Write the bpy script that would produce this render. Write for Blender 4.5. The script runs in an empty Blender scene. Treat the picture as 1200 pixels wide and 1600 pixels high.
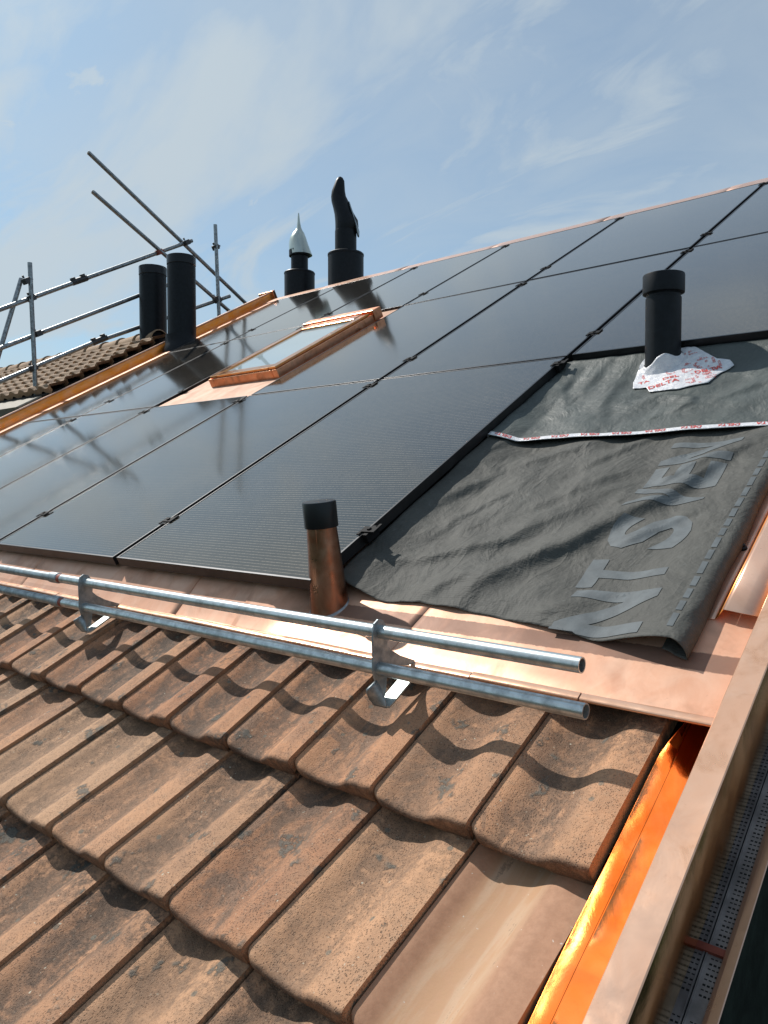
import bpy, bmesh, math, random
from mathutils import Vector, Matrix
from mathutils.bvhtree import BVHTree
from mathutils import noise as _mn
random.seed(7)
S = bpy.context.scene
# ------------------------------------------------------------------ frame of the roof
PITCH = math.radians(28.6)
CP, SP = math.cos(PITCH), math.sin(PITCH)
ORG = Vector((0, 0, 7.5))
RM = Matrix.Translation(ORG) @ Matrix.Rotation(PITCH, 4, 'X')        # roof (u,v,w) -> world
R3 = RM.to_3x3()
UP = Vector((0, SP, CP))                                               # world up written in roof coordinates
# ------------------------------------------------------------------ camera
cam = bpy.data.cameras.new('camera'); cam.sensor_fit = 'VERTICAL'; cam.sensor_height = 24
cam.lens = 1186 / 1600 * 24; cam.clip_start = 0.02; cam.clip_end = 3000
co = bpy.data.objects.new('camera', cam); S.collection.objects.link(co); S.camera = co
cr = R3 @ Vector((0.755869, 0.574833, -0.313415)); cu = R3 @ Vector((-0.022069, 0.500797, 0.865283)); cf = R3 @ Vector((-0.654351, 0.647124, -0.391223))
M = Matrix(((cr.x, cu.x, -cf.x), (cr.y, cu.y, -cf.y), (cr.z, cu.z, -cf.z))).to_4x4()
M.translation = RM @ Vector((0, 0, 1)); co.matrix_world = M
# ------------------------------------------------------------------ sun and sky
sd = (R3 @ Vector((-0.666, 0.393, 0.634))).normalized()               # towards the sun
sun = bpy.data.lights.new('sun', 'SUN'); sun.energy = 4.6; sun.angle = math.radians(0.53); sun.color = (1, 0.955, 0.89)
so = bpy.data.objects.new('sun', sun); S.collection.objects.link(so)
so.rotation_mode = 'QUATERNION'; so.rotation_quaternion = sd.to_track_quat('Z', 'Y'); so.location = (0, 0, 30)
W = bpy.data.worlds.new('World'); S.world = W; W.use_nodes = True
S.view_settings.view_transform = 'Standard'; S.view_settings.look = 'None'; S.view_settings.exposure = 0.0; S.view_settings.gamma = 1
S.render.engine = 'CYCLES'

class NT:
    def __init__(s, t): s.t = t; s.n = t.nodes; s.l = t.links
    def new(s, typ, **kw):
        n = s.n.new(typ)
        for k, v in kw.items():
            if k.startswith('i_'):
                n.inputs[k[2:].replace('_', ' ')].default_value = v
            else: setattr(n, k, v)
        return n
    def link(s, a, b): s.l.new(a, b)
    def val(s, x, sock):
        if hasattr(x, 'links') or isinstance(x, bpy.types.NodeSocket): s.l.new(x, sock)
        else: sock.default_value = x
    def math(s, op, a, b=0.0, c=None, clamp=False):
        n = s.n.new('ShaderNodeMath'); n.operation = op; n.use_clamp = clamp
        s.val(a, n.inputs[0]); s.val(b, n.inputs[1])
        if c is not None: s.val(c, n.inputs[2])
        return n.outputs[0]
    def mix(s, f, a, b, blend='MIX'):
        n = s.n.new('ShaderNodeMix'); n.data_type = 'RGBA'; n.blend_type = blend
        s.val(f, n.inputs[0])
        s.val(a if not isinstance(a, tuple) else (*a, 1), n.inputs[6]); s.val(b if not isinstance(b, tuple) else (*b, 1), n.inputs[7])
        return n.outputs[2]
    def ramp(s, x, a, b, lo=0.0, hi=1.0):
        n = s.n.new('ShaderNodeMapRange'); n.interpolation_type = 'SMOOTHSTEP'
        s.val(x, n.inputs[0]); n.inputs[1].default_value = a; n.inputs[2].default_value = b; n.inputs[3].default_value = lo; n.inputs[4].default_value = hi
        return n.outputs[0]
    def noise(s, vec, scale, detail=4, rough=0.55, dist=0.0, w=False):
        n = s.n.new('ShaderNodeTexNoise'); n.inputs['Scale'].default_value = scale; n.inputs['Detail'].default_value = detail
        n.inputs['Roughness'].default_value = rough; n.inputs['Distortion'].default_value = dist
        s.l.new(vec, n.inputs['Vector']); return n.outputs['Fac']
    def mapping(s, vec, sc=(1, 1, 1), loc=(0, 0, 0), rot=(0, 0, 0)):
        n = s.n.new('ShaderNodeMapping'); n.inputs['Scale'].default_value = sc; n.inputs['Location'].default_value = loc; n.inputs['Rotation'].default_value = rot
        s.l.new(vec, n.inputs['Vector']); return n.outputs[0]

def build_world():
    t = NT(W.node_tree); t.n.clear()
    out = t.new('ShaderNodeOutputWorld'); bg = t.new('ShaderNodeBackground'); bg.inputs['Strength'].default_value = SKY_STRENGTH
    sky = t.new('ShaderNodeTexSky'); sky.sky_type = 'NISHITA'; sky.sun_disc = False
    sky.sun_elevation = math.asin(sd.z); sky.sun_rotation = math.atan2(sd.x, sd.y)
    sky.altitude = 100; sky.air_density = 1.0; sky.dust_density = 0.9; sky.ozone_density = 1.0
    tc = t.new('ShaderNodeTexCoord').outputs['Generated']
    sep = t.new('ShaderNodeSeparateXYZ'); t.link(tc, sep.inputs[0])
    z = t.math('ADD', t.math('MAXIMUM', sep.outputs[2], 0.0), 0.22)
    cv = t.new('ShaderNodeCombineXYZ'); t.val(t.math('DIVIDE', sep.outputs[0], z), cv.inputs[0]); t.val(t.math('DIVIDE', sep.outputs[1], z), cv.inputs[1])
    v = cv.outputs[0]
    vs = t.mapping(v, (1.0, 2.3, 1), (3.1, 1.7, 0), (0, 0, math.radians(-15)))
    a = t.noise(vs, 0.75, 7, 0.55, 0.9)
    b = t.noise(t.mapping(v, (1, 1.6, 1), (8, 2, 0), (0, 0, math.radians(-30))), 2.4, 8, 0.62, 1.3)
    c = t.noise(t.mapping(v, (1, 1, 1), (1, 5, 0)), 0.42, 3, 0.5, 0.2)
    veil = t.ramp(c, 0.38, 0.62, 0.22, 0.74)
    wisp = t.math('MULTIPLY', t.ramp(a, 0.44, 0.66), 0.80)
    tuft = t.math('MULTIPLY', t.ramp(b, 0.54, 0.70), t.ramp(a, 0.35, 0.6, 0.35, 0.85))
    st = t.noise(t.mapping(v, (0.9, 2.6, 1), (5.2, 0.3, 0), (0, 0, math.radians(52))), 1.3, 8, 0.58, 1.2)
    tuft = t.math('MAXIMUM', tuft, t.math('MULTIPLY', t.ramp(st, 0.36, 0.72), t.ramp(c, 0.28, 0.52, 0.55, 0.85)))
    f = t.math('MAXIMUM', t.math('MULTIPLY', veil, t.ramp(b, 0.2, 0.75, 0.75, 1.0)), t.math('MAXIMUM', wisp, tuft))
    f = t.math('ADD', f, t.ramp(sep.outputs[0], -0.15, -0.95, 0.0, 0.12), clamp=True)
    hz = t.ramp(sep.outputs[2], 0.0, 0.35, 0.9, 1.0)
    f = t.math('MULTIPLY', f, hz)
    dt = t.new('ShaderNodeVectorMath'); dt.operation = 'DOT_PRODUCT'; t.link(tc, dt.inputs[0]); dt.inputs[1].default_value = tuple(sd)
    au = t.math('POWER', t.math('MAXIMUM', dt.outputs['Value'], 0.0), 11.0)
    cl = t.new('ShaderNodeVectorMath'); cl.operation = 'SCALE'; cl.inputs[0].default_value = CLOUD; t.val(t.math('ADD', 1.0, t.math('MULTIPLY', au, 0.28)), cl.inputs['Scale'])
    f = t.math('MAXIMUM', f, t.math('MULTIPLY', au, 0.45))
    skyc = t.mix(1.0, sky.outputs[0], (0.60, 0.89, 1.0), 'MULTIPLY')
    col = t.mix(f, skyc, cl.outputs[0])
    t.link(col, bg.inputs[0]); t.link(bg.outputs[0], out.inputs[0])
SKY_STRENGTH = 0.115
CLOUD = (4.75, 5.4, 5.8)
build_world()
try:
    W.cycles.sampling_method = 'AUTOMATIC'
except Exception: pass

# ------------------------------------------------------------------ materials
def mat(name):
    m = bpy.data.materials.new(name); m.use_nodes = True
    t = NT(m.node_tree); p = m.node_tree.nodes['Principled BSDF']
    return m, t, p
def objc(t): return t.new('ShaderNodeTexCoord').outputs['Object']
def geo(t): return t.new('ShaderNodeNewGeometry').outputs['Position']
def bump(t, p, h, strength, dist):
    b = t.new('ShaderNodeBump'); b.inputs['Strength'].default_value = strength; b.inputs['Distance'].default_value = dist
    t.val(h, b.inputs['Height']); t.link(b.outputs[0], p.inputs['Normal']); return b

def copper(name, base, dark, rough=(0.22, 0.42), stain=0.5, wave=0.004, band=None, scale=1.0, metal=1.0):
    m, t, p = mat(name); o = objc(t)
    n1 = t.noise(o, 6 * scale, 6, 0.6, 0.6); n2 = t.noise(t.mapping(o, (7, 4, 7)), 1.6, 5, 0.6, 0.8); n3 = t.noise(o, 70, 4, 0.6)
    s = t.math('MULTIPLY', t.ramp(n1, 0.48, 0.72), stain)
    s = t.math('ADD', s, t.math('MULTIPLY', t.ramp(n3, 0.62, 0.78), stain * 0.5), clamp=True)
    col = t.mix(s, base, dark)
    col = t.mix(t.math('MULTIPLY', t.ramp(n2, 0.35, 0.7), 0.18), col, (0.95, 0.78, 0.62))
    r = t.ramp(n1, 0.3, 0.7, rough[0], rough[1])
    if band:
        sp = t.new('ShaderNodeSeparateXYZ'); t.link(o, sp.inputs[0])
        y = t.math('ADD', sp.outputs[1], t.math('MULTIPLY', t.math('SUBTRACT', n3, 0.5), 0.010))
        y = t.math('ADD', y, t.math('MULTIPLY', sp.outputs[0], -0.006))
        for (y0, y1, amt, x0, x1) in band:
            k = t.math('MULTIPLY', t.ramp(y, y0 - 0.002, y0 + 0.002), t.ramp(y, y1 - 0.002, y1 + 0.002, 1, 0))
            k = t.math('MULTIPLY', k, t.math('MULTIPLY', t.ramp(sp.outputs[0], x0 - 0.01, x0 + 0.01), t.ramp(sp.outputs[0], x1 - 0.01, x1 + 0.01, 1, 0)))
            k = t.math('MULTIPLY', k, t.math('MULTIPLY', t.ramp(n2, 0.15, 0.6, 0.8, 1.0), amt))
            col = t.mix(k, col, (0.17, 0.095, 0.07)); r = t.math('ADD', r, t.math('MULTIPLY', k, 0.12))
    t.link(col, p.inputs['Base Color']); p.inputs['Metallic'].default_value = metal; t.val(r, p.inputs['Roughness'])
    h = t.math('ADD', t.math('MULTIPLY', t.noise(o, 3.2 * scale, 2, 0.5, 0.4), 1.0), t.math('MULTIPLY', n1, 0.12))
    h = t.math('ADD', h, t.math('MULTIPLY', t.noise(o, 160, 3, 0.6), 0.006))
    bump(t, p, h, 1.0, wave * 5)
    return m
M_cu = copper('copper_sheet', (0.74, 0.45, 0.32), (0.46, 0.24, 0.15), (0.26, 0.34), 0.5, 0.0010, metal=0.55,
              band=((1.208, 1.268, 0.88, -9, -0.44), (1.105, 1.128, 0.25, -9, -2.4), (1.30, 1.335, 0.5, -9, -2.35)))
M_cub = copper('copper_polished', (0.76, 0.31, 0.09), (0.36, 0.12, 0.04), (0.11, 0.20), 0.6, 0.0014, scale=1.3)
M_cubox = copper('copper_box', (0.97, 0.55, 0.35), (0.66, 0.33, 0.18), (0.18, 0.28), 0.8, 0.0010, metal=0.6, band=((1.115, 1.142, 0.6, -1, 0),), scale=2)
M_cunew = copper('copper_new', (1.0, 0.31, 0.035), (0.80, 0.20, 0.02), (0.30, 0.40), 0.4, 0.0006, scale=0.8, metal=0.8)
M_cuside = copper('copper_outer_side', (0.60, 0.42, 0.20), (0.36, 0.22, 0.10), (0.10, 0.18), 0.5, 0.0010, scale=1.2)
M_cuwall = copper('copper_inner_wall', (0.72, 0.34, 0.13), (0.45, 0.18, 0.07), (0.6, 0.7), 0.5, 0.0006, scale=1.5, metal=0.3)
M_cudull = copper('copper_dull', (0.44, 0.25, 0.165), (0.38, 0.20, 0.13), (0.55, 0.65), 0.4, 0.0005, metal=0.15)
M_cudull.node_tree.nodes['Principled BSDF'].inputs['Specular IOR Level'].default_value = 0.15
M_cuold = copper('copper_tarnished', (0.36, 0.165, 0.10), (0.18, 0.08, 0.05), (0.26, 0.38), 0.5, 0.001, scale=2.5)
M_cufr = copper('copper_frame', (0.82, 0.36, 0.19), (0.34, 0.13, 0.06), (0.26, 0.42), 0.6, 0.001, scale=2)

def steel(name, base, rough=(0.3, 0.5), metal=0.9):
    m, t, p = mat(name); o = objc(t)
    n = t.noise(o, 30, 6, 0.65); n2 = t.noise(t.mapping(o, (3, 60, 60)), 1.0, 5, 0.6)
    c = t.mix(t.ramp(n, 0.35, 0.7), base, tuple(x * 0.6 for x in base))
    c = t.mix(t.math('MULTIPLY', t.ramp(n2, 0.55, 0.75), 0.5), c, tuple(min(1, x * 1.35) for x in base))
    t.link(c, p.inputs['Base Color']); p.inputs['Metallic'].default_value = metal; t.val(t.ramp(n, 0.3, 0.7, rough[0], rough[1]), p.inputs['Roughness'])
    bump(t, p, n, 0.3, 0.001); return m
M_galv = steel('galvanised_pipe', (0.62, 0.67, 0.67), (0.28, 0.42), 0.8)
M_galvd = steel('galvanised_bracket', (0.36, 0.41, 0.43), (0.4, 0.6), 0.8)
M_galvl = steel('galvanised_strap', (0.52, 0.58, 0.56), (0.4, 0.55), 0.75)
M_scaf = steel('scaffold_tube', (0.34, 0.36, 0.37), (0.34, 0.55), 0.85)
M_lead = steel('solder_seam', (0.5, 0.5, 0.5), (0.4, 0.6), 0.8)

def simple(name, col, rough=0.5, metal=0.0, var=0.15, bs=0.0, sc=20, spec=0.5, wav=0.001):
    m, t, p = mat(name); o = objc(t); n = t.noise(o, sc, 6, 0.6)
    c = t.mix(t.ramp(n, 0.3, 0.7), tuple(x * (1 - var) for x in col), tuple(min(1, x * (1 + var)) for x in col))
    t.link(c, p.inputs['Base Color']); p.inputs['Roughness'].default_value = rough; p.inputs['Metallic'].default_value = metal
    p.inputs['Specular IOR Level'].default_value = spec
    if bs: bump(t, p, n, bs, wav)
    return m
M_black = simple('black_plastic_pipe', (0.008, 0.010, 0.013), 0.45, 0, 0.25, 0.1, 30, 0.22)
M_hood = simple('zinc_cowl', (0.52, 0.56, 0.50), 0.28, 1.0, 0.1, 0, 6)
M_cap = simple('black_gloss_cap', (0.009, 0.010, 0.012), 0.30, 0, 0.2, 0.1, 20, 0.3)
M_clamp = simple('black_clamp', (0.008, 0.008, 0.009), 0.7, 0, 0.2, 0, 20, 0.15)
M_paneld = simple('black_anodised_frame', (0.03, 0.03, 0.032), 0.35, 0.6, 0.2)
M_deck = simple('dark_underlay', (0.016, 0.015, 0.015), 0.8)
M_red = simple('red_rust', (0.26, 0.06, 0.035), 0.6)
M_scafc = simple('scaffold_coupler', (0.07, 0.07, 0.072), 0.5, 0.6)
M_wall = simple('rendered_wall', (0.42, 0.39, 0.34), 0.9, 0, 0.1, 0.3, 40)
M_wdark = simple('shade_dark_wall', (0.012, 0.016, 0.013), 0.8, 0, 0.5, 0.4, 14, 0.2, 0.01)  # near-black wall, the shade on the gable put into its colour
M_slot = simple('black_slots', (0.006, 0.006, 0.006), 0.9)
M_board = simple('pale_eave_board', (0.26, 0.23, 0.18), 0.7, 0, 0.2)
M_walkway = simple('perforated_steel', (0.30, 0.27, 0.26), 0.5, 0.4, 0.3)
M_void = simple('black_recess', (0.004, 0.004, 0.004), 0.9)
M_print = simple('grey_printing', (0.088, 0.102, 0.108), 0.72, 0, 0.18, 0, 25)
M_redink = simple('red_ink', (0.60, 0.07, 0.055), 0.5, 0, 0.2, 0, 60)

def m_tile():
    m, t, p = mat('weathered_clay_tile'); o = objc(t)
    inf = t.new('ShaderNodeObjectInfo'); rnd = inf.outputs['Random']
    uvn = t.new('ShaderNodeUVMap'); uvn.uv_map = 'UV'; sp = t.new('ShaderNodeSeparateXYZ'); t.link(uvn.outputs[0], sp.inputs[0]); s = sp.outputs[0]; y = sp.outputs[1]
    off = t.new('ShaderNodeCombineXYZ'); t.val(t.math('MULTIPLY', rnd, 37.0), off.inputs[0]); t.val(t.math('MULTIPLY', rnd, 91.0), off.inputs[1]); t.val(t.math('MULTIPLY', rnd, 13.0), off.inputs[2])
    va = t.new('ShaderNodeVectorMath'); va.operation = 'ADD'; t.link(o, va.inputs[0]); t.link(off.outputs[0], va.inputs[1]); q = va.outputs[0]
    big = t.noise(q, 7, 5, 0.6, 0.4); streak = t.noise(t.mapping(q, (26, 3.2, 10)), 1.0, 6, 0.62, 0.5)
    fine = t.noise(q, 420, 2, 0.6); mid = t.noise(q, 55, 6, 0.7)
    r2 = t.math('FRACT', t.math('MULTIPLY', rnd, 7.31)); r3 = t.math('FRACT', t.math('MULTIPLY', rnd, 17.77))
    base = t.mix(t.ramp(big, 0.3, 0.7), (0.63, 0.29, 0.14), (0.45, 0.19, 0.09))
    base = t.mix(t.math('MULTIPLY', r2, 0.8), base, (0.62, 0.385, 0.225))
    base = t.mix(t.ramp(mid, 0.45, 0.75, 0, 0.35), base, (0.50, 0.33, 0.21))
    r4 = t.math('FRACT', t.math('MULTIPLY', rnd, 31.13))
    base = t.mix(t.math('MULTIPLY', r4, 0.28), base, (0.20, 0.105, 0.065))
    gst = t.math('MULTIPLY', t.ramp(t.noise(t.mapping(q, (1.6, 1, 1)), 6.5, 8, 0.74, 0.8), 0.48, 0.57), t.ramp(s, 0.62, 0.78, 0.85, 0.35))
    base = t.mix(t.math('MULTIPLY', gst, t.ramp(r2, 0.1, 0.9, 0.75, 0.25)), base, (0.125, 0.098, 0.078))
    # algae in the trough
    tr = t.math('MULTIPLY', t.ramp(s, 0.05, 0.25), t.ramp(s, 0.52, 0.72, 1, 0.28))
    dk = t.math('MULTIPLY', tr, t.ramp(t.math('ADD', t.math('MULTIPLY', streak, 0.65), t.math('MULTIPLY', mid, 0.42)), 0.36, 0.54))
    head = t.ramp(y, 0.55, 0.95, 0.0, 0.85)
    dk = t.math('ADD', dk, t.math('MULTIPLY', head, t.ramp(t.math('ADD', mid, t.math('MULTIPLY', big, 0.4)), 0.55, 0.78)), clamp=True)
    dk = t.math('MULTIPLY', dk, t.ramp(r3, 0.0, 1.0, 0.55, 1.0))
    dk = t.math('MULTIPLY', dk, t.ramp(t.noise(q, 26, 6, 0.7, 0.5), 0.36, 0.58, 0.62, 1.0))
    col = t.mix(t.math('MULTIPLY', dk, 0.93), base, (0.052, 0.038, 0.029))
    pv = t.new('ShaderNodeTexVoronoi'); pv.inputs['Scale'].default_value = 330; t.link(t.mapping(q, (1, 0.7, 1)), pv.inputs['Vector'])
    pc_ = t.new('ShaderNodeSeparateXYZ'); t.link(pv.outputs['Color'], pc_.inputs[0])
    pits = t.math('MULTIPLY', t.ramp(t.math('ADD', pv.outputs['Distance'], t.math('MULTIPLY', fine, 0.2)), 0.30, 0.60, 1, 0), t.ramp(t.math('ADD', pc_.outputs[0], t.math('MULTIPLY', mid, 1.6)), 1.05, 1.45))
    pz = t.math('MULTIPLY', pits, t.ramp(big, 0.35, 0.65, 0.2, 0.85))
    col = t.mix(pz, col, (0.075, 0.045, 0.03))
    # lichen dots and patches
    vo = t.new('ShaderNodeTexVoronoi'); vo.inputs['Scale'].default_value = 24; t.link(q, vo.inputs['Vector'])
    cs = t.new('ShaderNodeSeparateXYZ'); t.link(vo.outputs['Color'], cs.inputs[0])
    d = t.math('ADD', vo.outputs['Distance'], t.math('MULTIPLY', t.math('SUBTRACT', mid, 0.5), 0.25))
    spot = t.math('MULTIPLY', t.ramp(d, 0.12, 0.19, 1, 0), t.math('GREATER_THAN', cs.outputs[0], 0.76))
    col = t.mix(t.math('MULTIPLY', spot, 0.75), col, (0.13, 0.13, 0.105))
    pat = t.math('MULTIPLY', t.ramp(t.noise(q, 11, 3, 0.5), 0.62, 0.67), t.ramp(mid, 0.40, 0.52))
    col = t.mix(t.math('MULTIPLY', pat, 0.8), col, (0.085, 0.095, 0.085))
    wsp = t.math('MULTIPLY', t.ramp(t.noise(q, 120, 2, 0.5), 0.70, 0.74), t.ramp(big, 0.45, 0.6))
    col = t.mix(t.math('MULTIPLY', wsp, 0.8), col, (0.55, 0.53, 0.42))
    # tail face darker with grime along its foot
    face = t.math('MULTIPLY', t.ramp(y, 0.004, 0.035, 1, 0), t.ramp(t.math('ADD', mid, t.math('MULTIPLY', big, 0.6)), 0.55, 0.95, 0.35, 0.85))
    col = t.mix(face, col, (0.085, 0.045, 0.028))
    grain = t.noise(q, 700, 2, 0.7); col = t.mix(t.ramp(grain, 0.5, 0.72, 0, 0.25), col, (0.09, 0.06, 0.042)); col = t.mix(t.ramp(grain, 0.5, 0.28, 0, 0.35), col, (0.62, 0.42, 0.28))
    t.link(col, p.inputs['Base Color']); p.inputs['Roughness'].default_value = 0.82; p.inputs['Specular IOR Level'].default_value = 0.35
    h = t.math('ADD', t.math('MULTIPLY', fine, 0.30), t.math('MULTIPLY', mid, 0.8)); h = t.math('ADD', h, t.math('MULTIPLY', pits, -0.35))
    h = t.math('ADD', h, t.math('MULTIPLY', pat, 0.6))
    bump(t, p, h, 0.9, 0.0028); return m
M_tile = m_tile()
def m_tile_clean():
    m, t, p = mat('cleaner_clay_tile'); o = objc(t)
    uvn = t.new('ShaderNodeUVMap'); uvn.uv_map = 'UV'; sp = t.new('ShaderNodeSeparateXYZ'); t.link(uvn.outputs[0], sp.inputs[0]); s = sp.outputs[0]
    streak = t.noise(t.mapping(o, (24, 3, 10), (2, 0.4, 0)), 1.0, 6, 0.6, 0.5); mid = t.noise(o, 60, 6, 0.7); fine = t.noise(o, 260, 5, 0.7)
    col = t.mix(t.ramp(mid, 0.3, 0.7), (0.40, 0.215, 0.125), (0.33, 0.17, 0.095))
    k = t.math('MULTIPLY', t.ramp(s, 0.10, 0.26), t.ramp(s, 0.58, 0.72, 1, 0))
    col = t.mix(t.math('MULTIPLY', t.math('MULTIPLY', k, t.ramp(mid, 0.2, 0.7, 0.5, 1.0)), 0.6), col, (0.50, 0.30, 0.155))
    col = t.mix(t.math('MULTIPLY', k, t.ramp(streak, 0.46, 0.62, 0, 0.35)), col, (0.52, 0.40, 0.29))
    col = t.mix(t.math('MULTIPLY', k, t.ramp(t.math('ADD', streak, t.math('MULTIPLY', fine, 0.2)), 0.72, 0.78, 0, 0.6)), col, (0.12, 0.08, 0.05))
    col = t.mix(t.ramp(t.noise(o, 100, 2, 0.5), 0.74, 0.77, 0, 0.7), col, (0.6, 0.57, 0.5))
    t.link(col, p.inputs['Base Color']); p.inputs['Roughness'].default_value = 0.75
    bump(t, p, t.math('ADD', t.math('MULTIPLY', mid, 0.5), t.math('MULTIPLY', fine, 0.2)), 0.6, 0.002); return m
M_tilec = m_tile_clean()
def m_tile_far():
    m, t, p = mat('neighbour_concrete_tile'); o = objc(t)
    n = t.noise(o, 5, 6, 0.7); n2 = t.noise(o, 40, 4, 0.7)
    col = t.mix(t.ramp(n, 0.35, 0.65), (0.40, 0.265, 0.16), (0.26, 0.165, 0.10)); col = t.mix(t.ramp(n2, 0.5, 0.7, 0, 0.5), col, (0.30, 0.23, 0.15))
    t.link(col, p.inputs['Base Color']); p.inputs['Roughness'].default_value = 0.85; bump(t, p, n2, 0.5, 0.01); return m
M_tilef = m_tile_far()

def m_glass():
    m, t, p = mat('solar_glass'); o = objc(t); sp = t.new('ShaderNodeSeparateXYZ'); t.link(o, sp.inputs[0]); x, y = sp.outputs[0], sp.outputs[1]
    inf = t.new('ShaderNodeObjectInfo'); rnd = inf.outputs['Random']
    # fine wires running along the panel width, dotted
    fy = t.math('ABSOLUTE', t.math('SUBTRACT', t.math('FRACT', t.math('MULTIPLY', y, 62.0)), 0.5))
    wire = t.ramp(fy, 0.06, 0.17, 1, 0)
    n = t.noise(t.mapping(o, (160, 20, 1)), 1.0, 3, 0.6); wire = t.math('MULTIPLY', wire, t.ramp(n, 0.35, 0.6, 0.25, 1))
    # cell gaps
    cy = t.math('ABSOLUTE', t.math('SUBTRACT', t.math('FRACT', t.math('MULTIPLY', y, 1 / 0.0905)), 0.5)); cx = t.math('ABSOLUTE', t.math('SUBTRACT', t.math('FRACT', t.math('MULTIPLY', x, 1 / 0.181)), 0.5))
    gap = t.math('MAXIMUM', t.ramp(cy, 0.480, 0.495), t.ramp(cx, 0.490, 0.497))
    cell = t.mix(t.noise(o, 1.1, 2), (0.008, 0.008, 0.010), (0.012, 0.011, 0.012))
    col = t.mix(t.math('MULTIPLY', wire, 0.95), cell, (0.185, 0.17, 0.155))
    col = t.mix(t.math('MULTIPLY', gap, 0.6), col, (0.012, 0.012, 0.012))
    off = t.new('ShaderNodeVectorMath'); off.operation = 'ADD'; cmb = t.new('ShaderNodeCombineXYZ'); t.val(t.math('MULTIPLY', rnd, 50), cmb.inputs[0]); t.link(o, off.inputs[0]); t.link(cmb.outputs[0], off.inputs[1]); q = off.outputs[0]
    dust = t.noise(q, 2.5, 6, 0.65, 0.6); smear = t.noise(t.mapping(q, (5, 16, 1), (0, 0, 0), (0, 0, 0.6)), 1.0, 5, 0.6, 1.2)
    dd = t.math('ADD', t.ramp(dust, 0.3, 0.8, 0.008, 0.045), t.math('MULTIPLY', t.ramp(smear, 0.68, 0.78), 0.10))
    dd = t.math('ADD', dd, t.math('MULTIPLY', t.ramp(t.noise(q, 60, 2, 0.5), 0.72, 0.76), 0.16))
    col = t.mix(dd, col, (0.42, 0.38, 0.32))
    t.link(col, p.inputs['Base Color']); p.inputs['IOR'].default_value = 1.34; p.inputs['Specular Tint'].default_value = (1.0, 0.94, 0.83, 1)
    p.inputs['Coat Weight'].default_value = 1.0; p.inputs['Coat IOR'].default_value = 1.36; p.inputs['Coat Roughness'].default_value = 0.085; p.inputs['Coat Tint'].default_value = (1.0, 0.94, 0.84, 1)
    t.val(t.ramp(dust, 0.3, 0.75, 0.085, 0.12), p.inputs['Roughness'])
    bump(t, p, t.noise(o, 900, 2, 0.5), 0.04, 0.001); return m
M_glass = m_glass()
def m_membrane(name, col, rough, weave):
    m, t, p = mat(name); o = objc(t); n = t.noise(o, 5, 6, 0.65, 0.8); n2 = t.noise(t.mapping(o, (140, 22, 10)), 1.0, 3, 0.6)
    c = t.mix(t.ramp(n, 0.3, 0.7), tuple(x * 0.85 for x in col), tuple(x * 1.15 for x in col))
    c = t.mix(t.ramp(t.noise(o, 45, 5, 0.7), 0.55, 0.8, 0, 0.3), c, (0.22, 0.23, 0.22))
    t.link(c, p.inputs['Base Color']); p.inputs['Roughness'].default_value = rough
    p.inputs['Specular IOR Level'].default_value = 0.4
    fx = t.new('ShaderNodeSeparateXYZ'); t.link(o, fx.inputs[0])
    wv = t.math('SINE', t.math('MULTIPLY', t.math('ADD', fx.outputs[1], t.math('MULTIPLY', n, 0.01)), 2 * math.pi / 0.008))
    h = t.math('ADD', t.math('MULTIPLY', n, 2.0), t.math('MULTIPLY', wv, weave*2)); h = t.math('ADD', h, t.math('MULTIPLY', t.noise(o, 26, 4, 0.6, 1.0), 0.35))
    h = t.math('ADD', h, t.math('MULTIPLY', n2, 0.10))
    cr = t.math('ABSOLUTE', t.math('SUBTRACT', t.noise(t.mapping(o, (1.3, 0.8, 1), (0, 0, 0), (0, 0, 0.5)), 7, 3, 0.45, 0.9), 0.5))
    cr2 = t.math('ABSOLUTE', t.math('SUBTRACT', t.noise(t.mapping(o, (1, 1.2, 1), (3, 1, 0), (0, 0, -0.4)), 17, 3, 0.45, 0.9), 0.5))
    h = t.math('ADD', h, t.math('ADD', t.math('MULTIPLY', cr, -2.8 if weave else -1.6), t.math('MULTIPLY', cr2, -0.7 if weave else -0.2)))
    bump(t, p, h, 0.8, 0.006); return m
M_mem = m_membrane('dark_roof_membrane', (0.064, 0.063, 0.055), 0.72, 0.012)
M_mem2 = m_membrane('smooth_roof_membrane', (0.066, 0.076, 0.070), 0.56, 0.0)
def m_paper():
    m, t, p = mat('white_tape'); o = objc(t); n = t.noise(o, 40, 5, 0.6)
    t.link(t.mix(t.ramp(n, 0.3, 0.7), (0.62, 0.62, 0.66), (0.78, 0.77, 0.77)), p.inputs['Base Color']); p.inputs['Roughness'].default_value = 0.35
    bump(t, p, t.noise(o, 55, 3, 0.6, 1.5), 0.6, 0.006); return m
M_paper = m_paper()
def m_window():
    m, t, p = mat('skylight_glass'); o = objc(t); n = t.noise(o, 3, 3)
    t.link(t.mix(n, (0.36, 0.44, 0.46), (0.42, 0.50, 0.52)), p.inputs['Base Color']); p.inputs['Roughness'].default_value = 0.03; p.inputs['IOR'].default_value = 1.9
    p.inputs['Specular IOR Level'].default_value = 0.9; return m
M_win = m_window()
def m_grass():
    m, t, p = mat('lawn'); o = objc(t); n = t.noise(o, 0.8, 6, 0.7); n2 = t.noise(o, 14, 6, 0.75)
    c = t.mix(t.ramp(n, 0.35, 0.65), (0.014, 0.024, 0.011), (0.026, 0.038, 0.017)); c = t.mix(t.ramp(n2, 0.45, 0.7, 0, 0.6), c, (0.007, 0.012, 0.007)); p.inputs['Specular IOR Level'].default_value = 0.05
    t.link(c, p.inputs['Base Color']); p.inputs['Roughness'].default_value = 0.9; bump(t, p, n2, 0.8, 0.06); return m
M_grass = m_grass()

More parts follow.
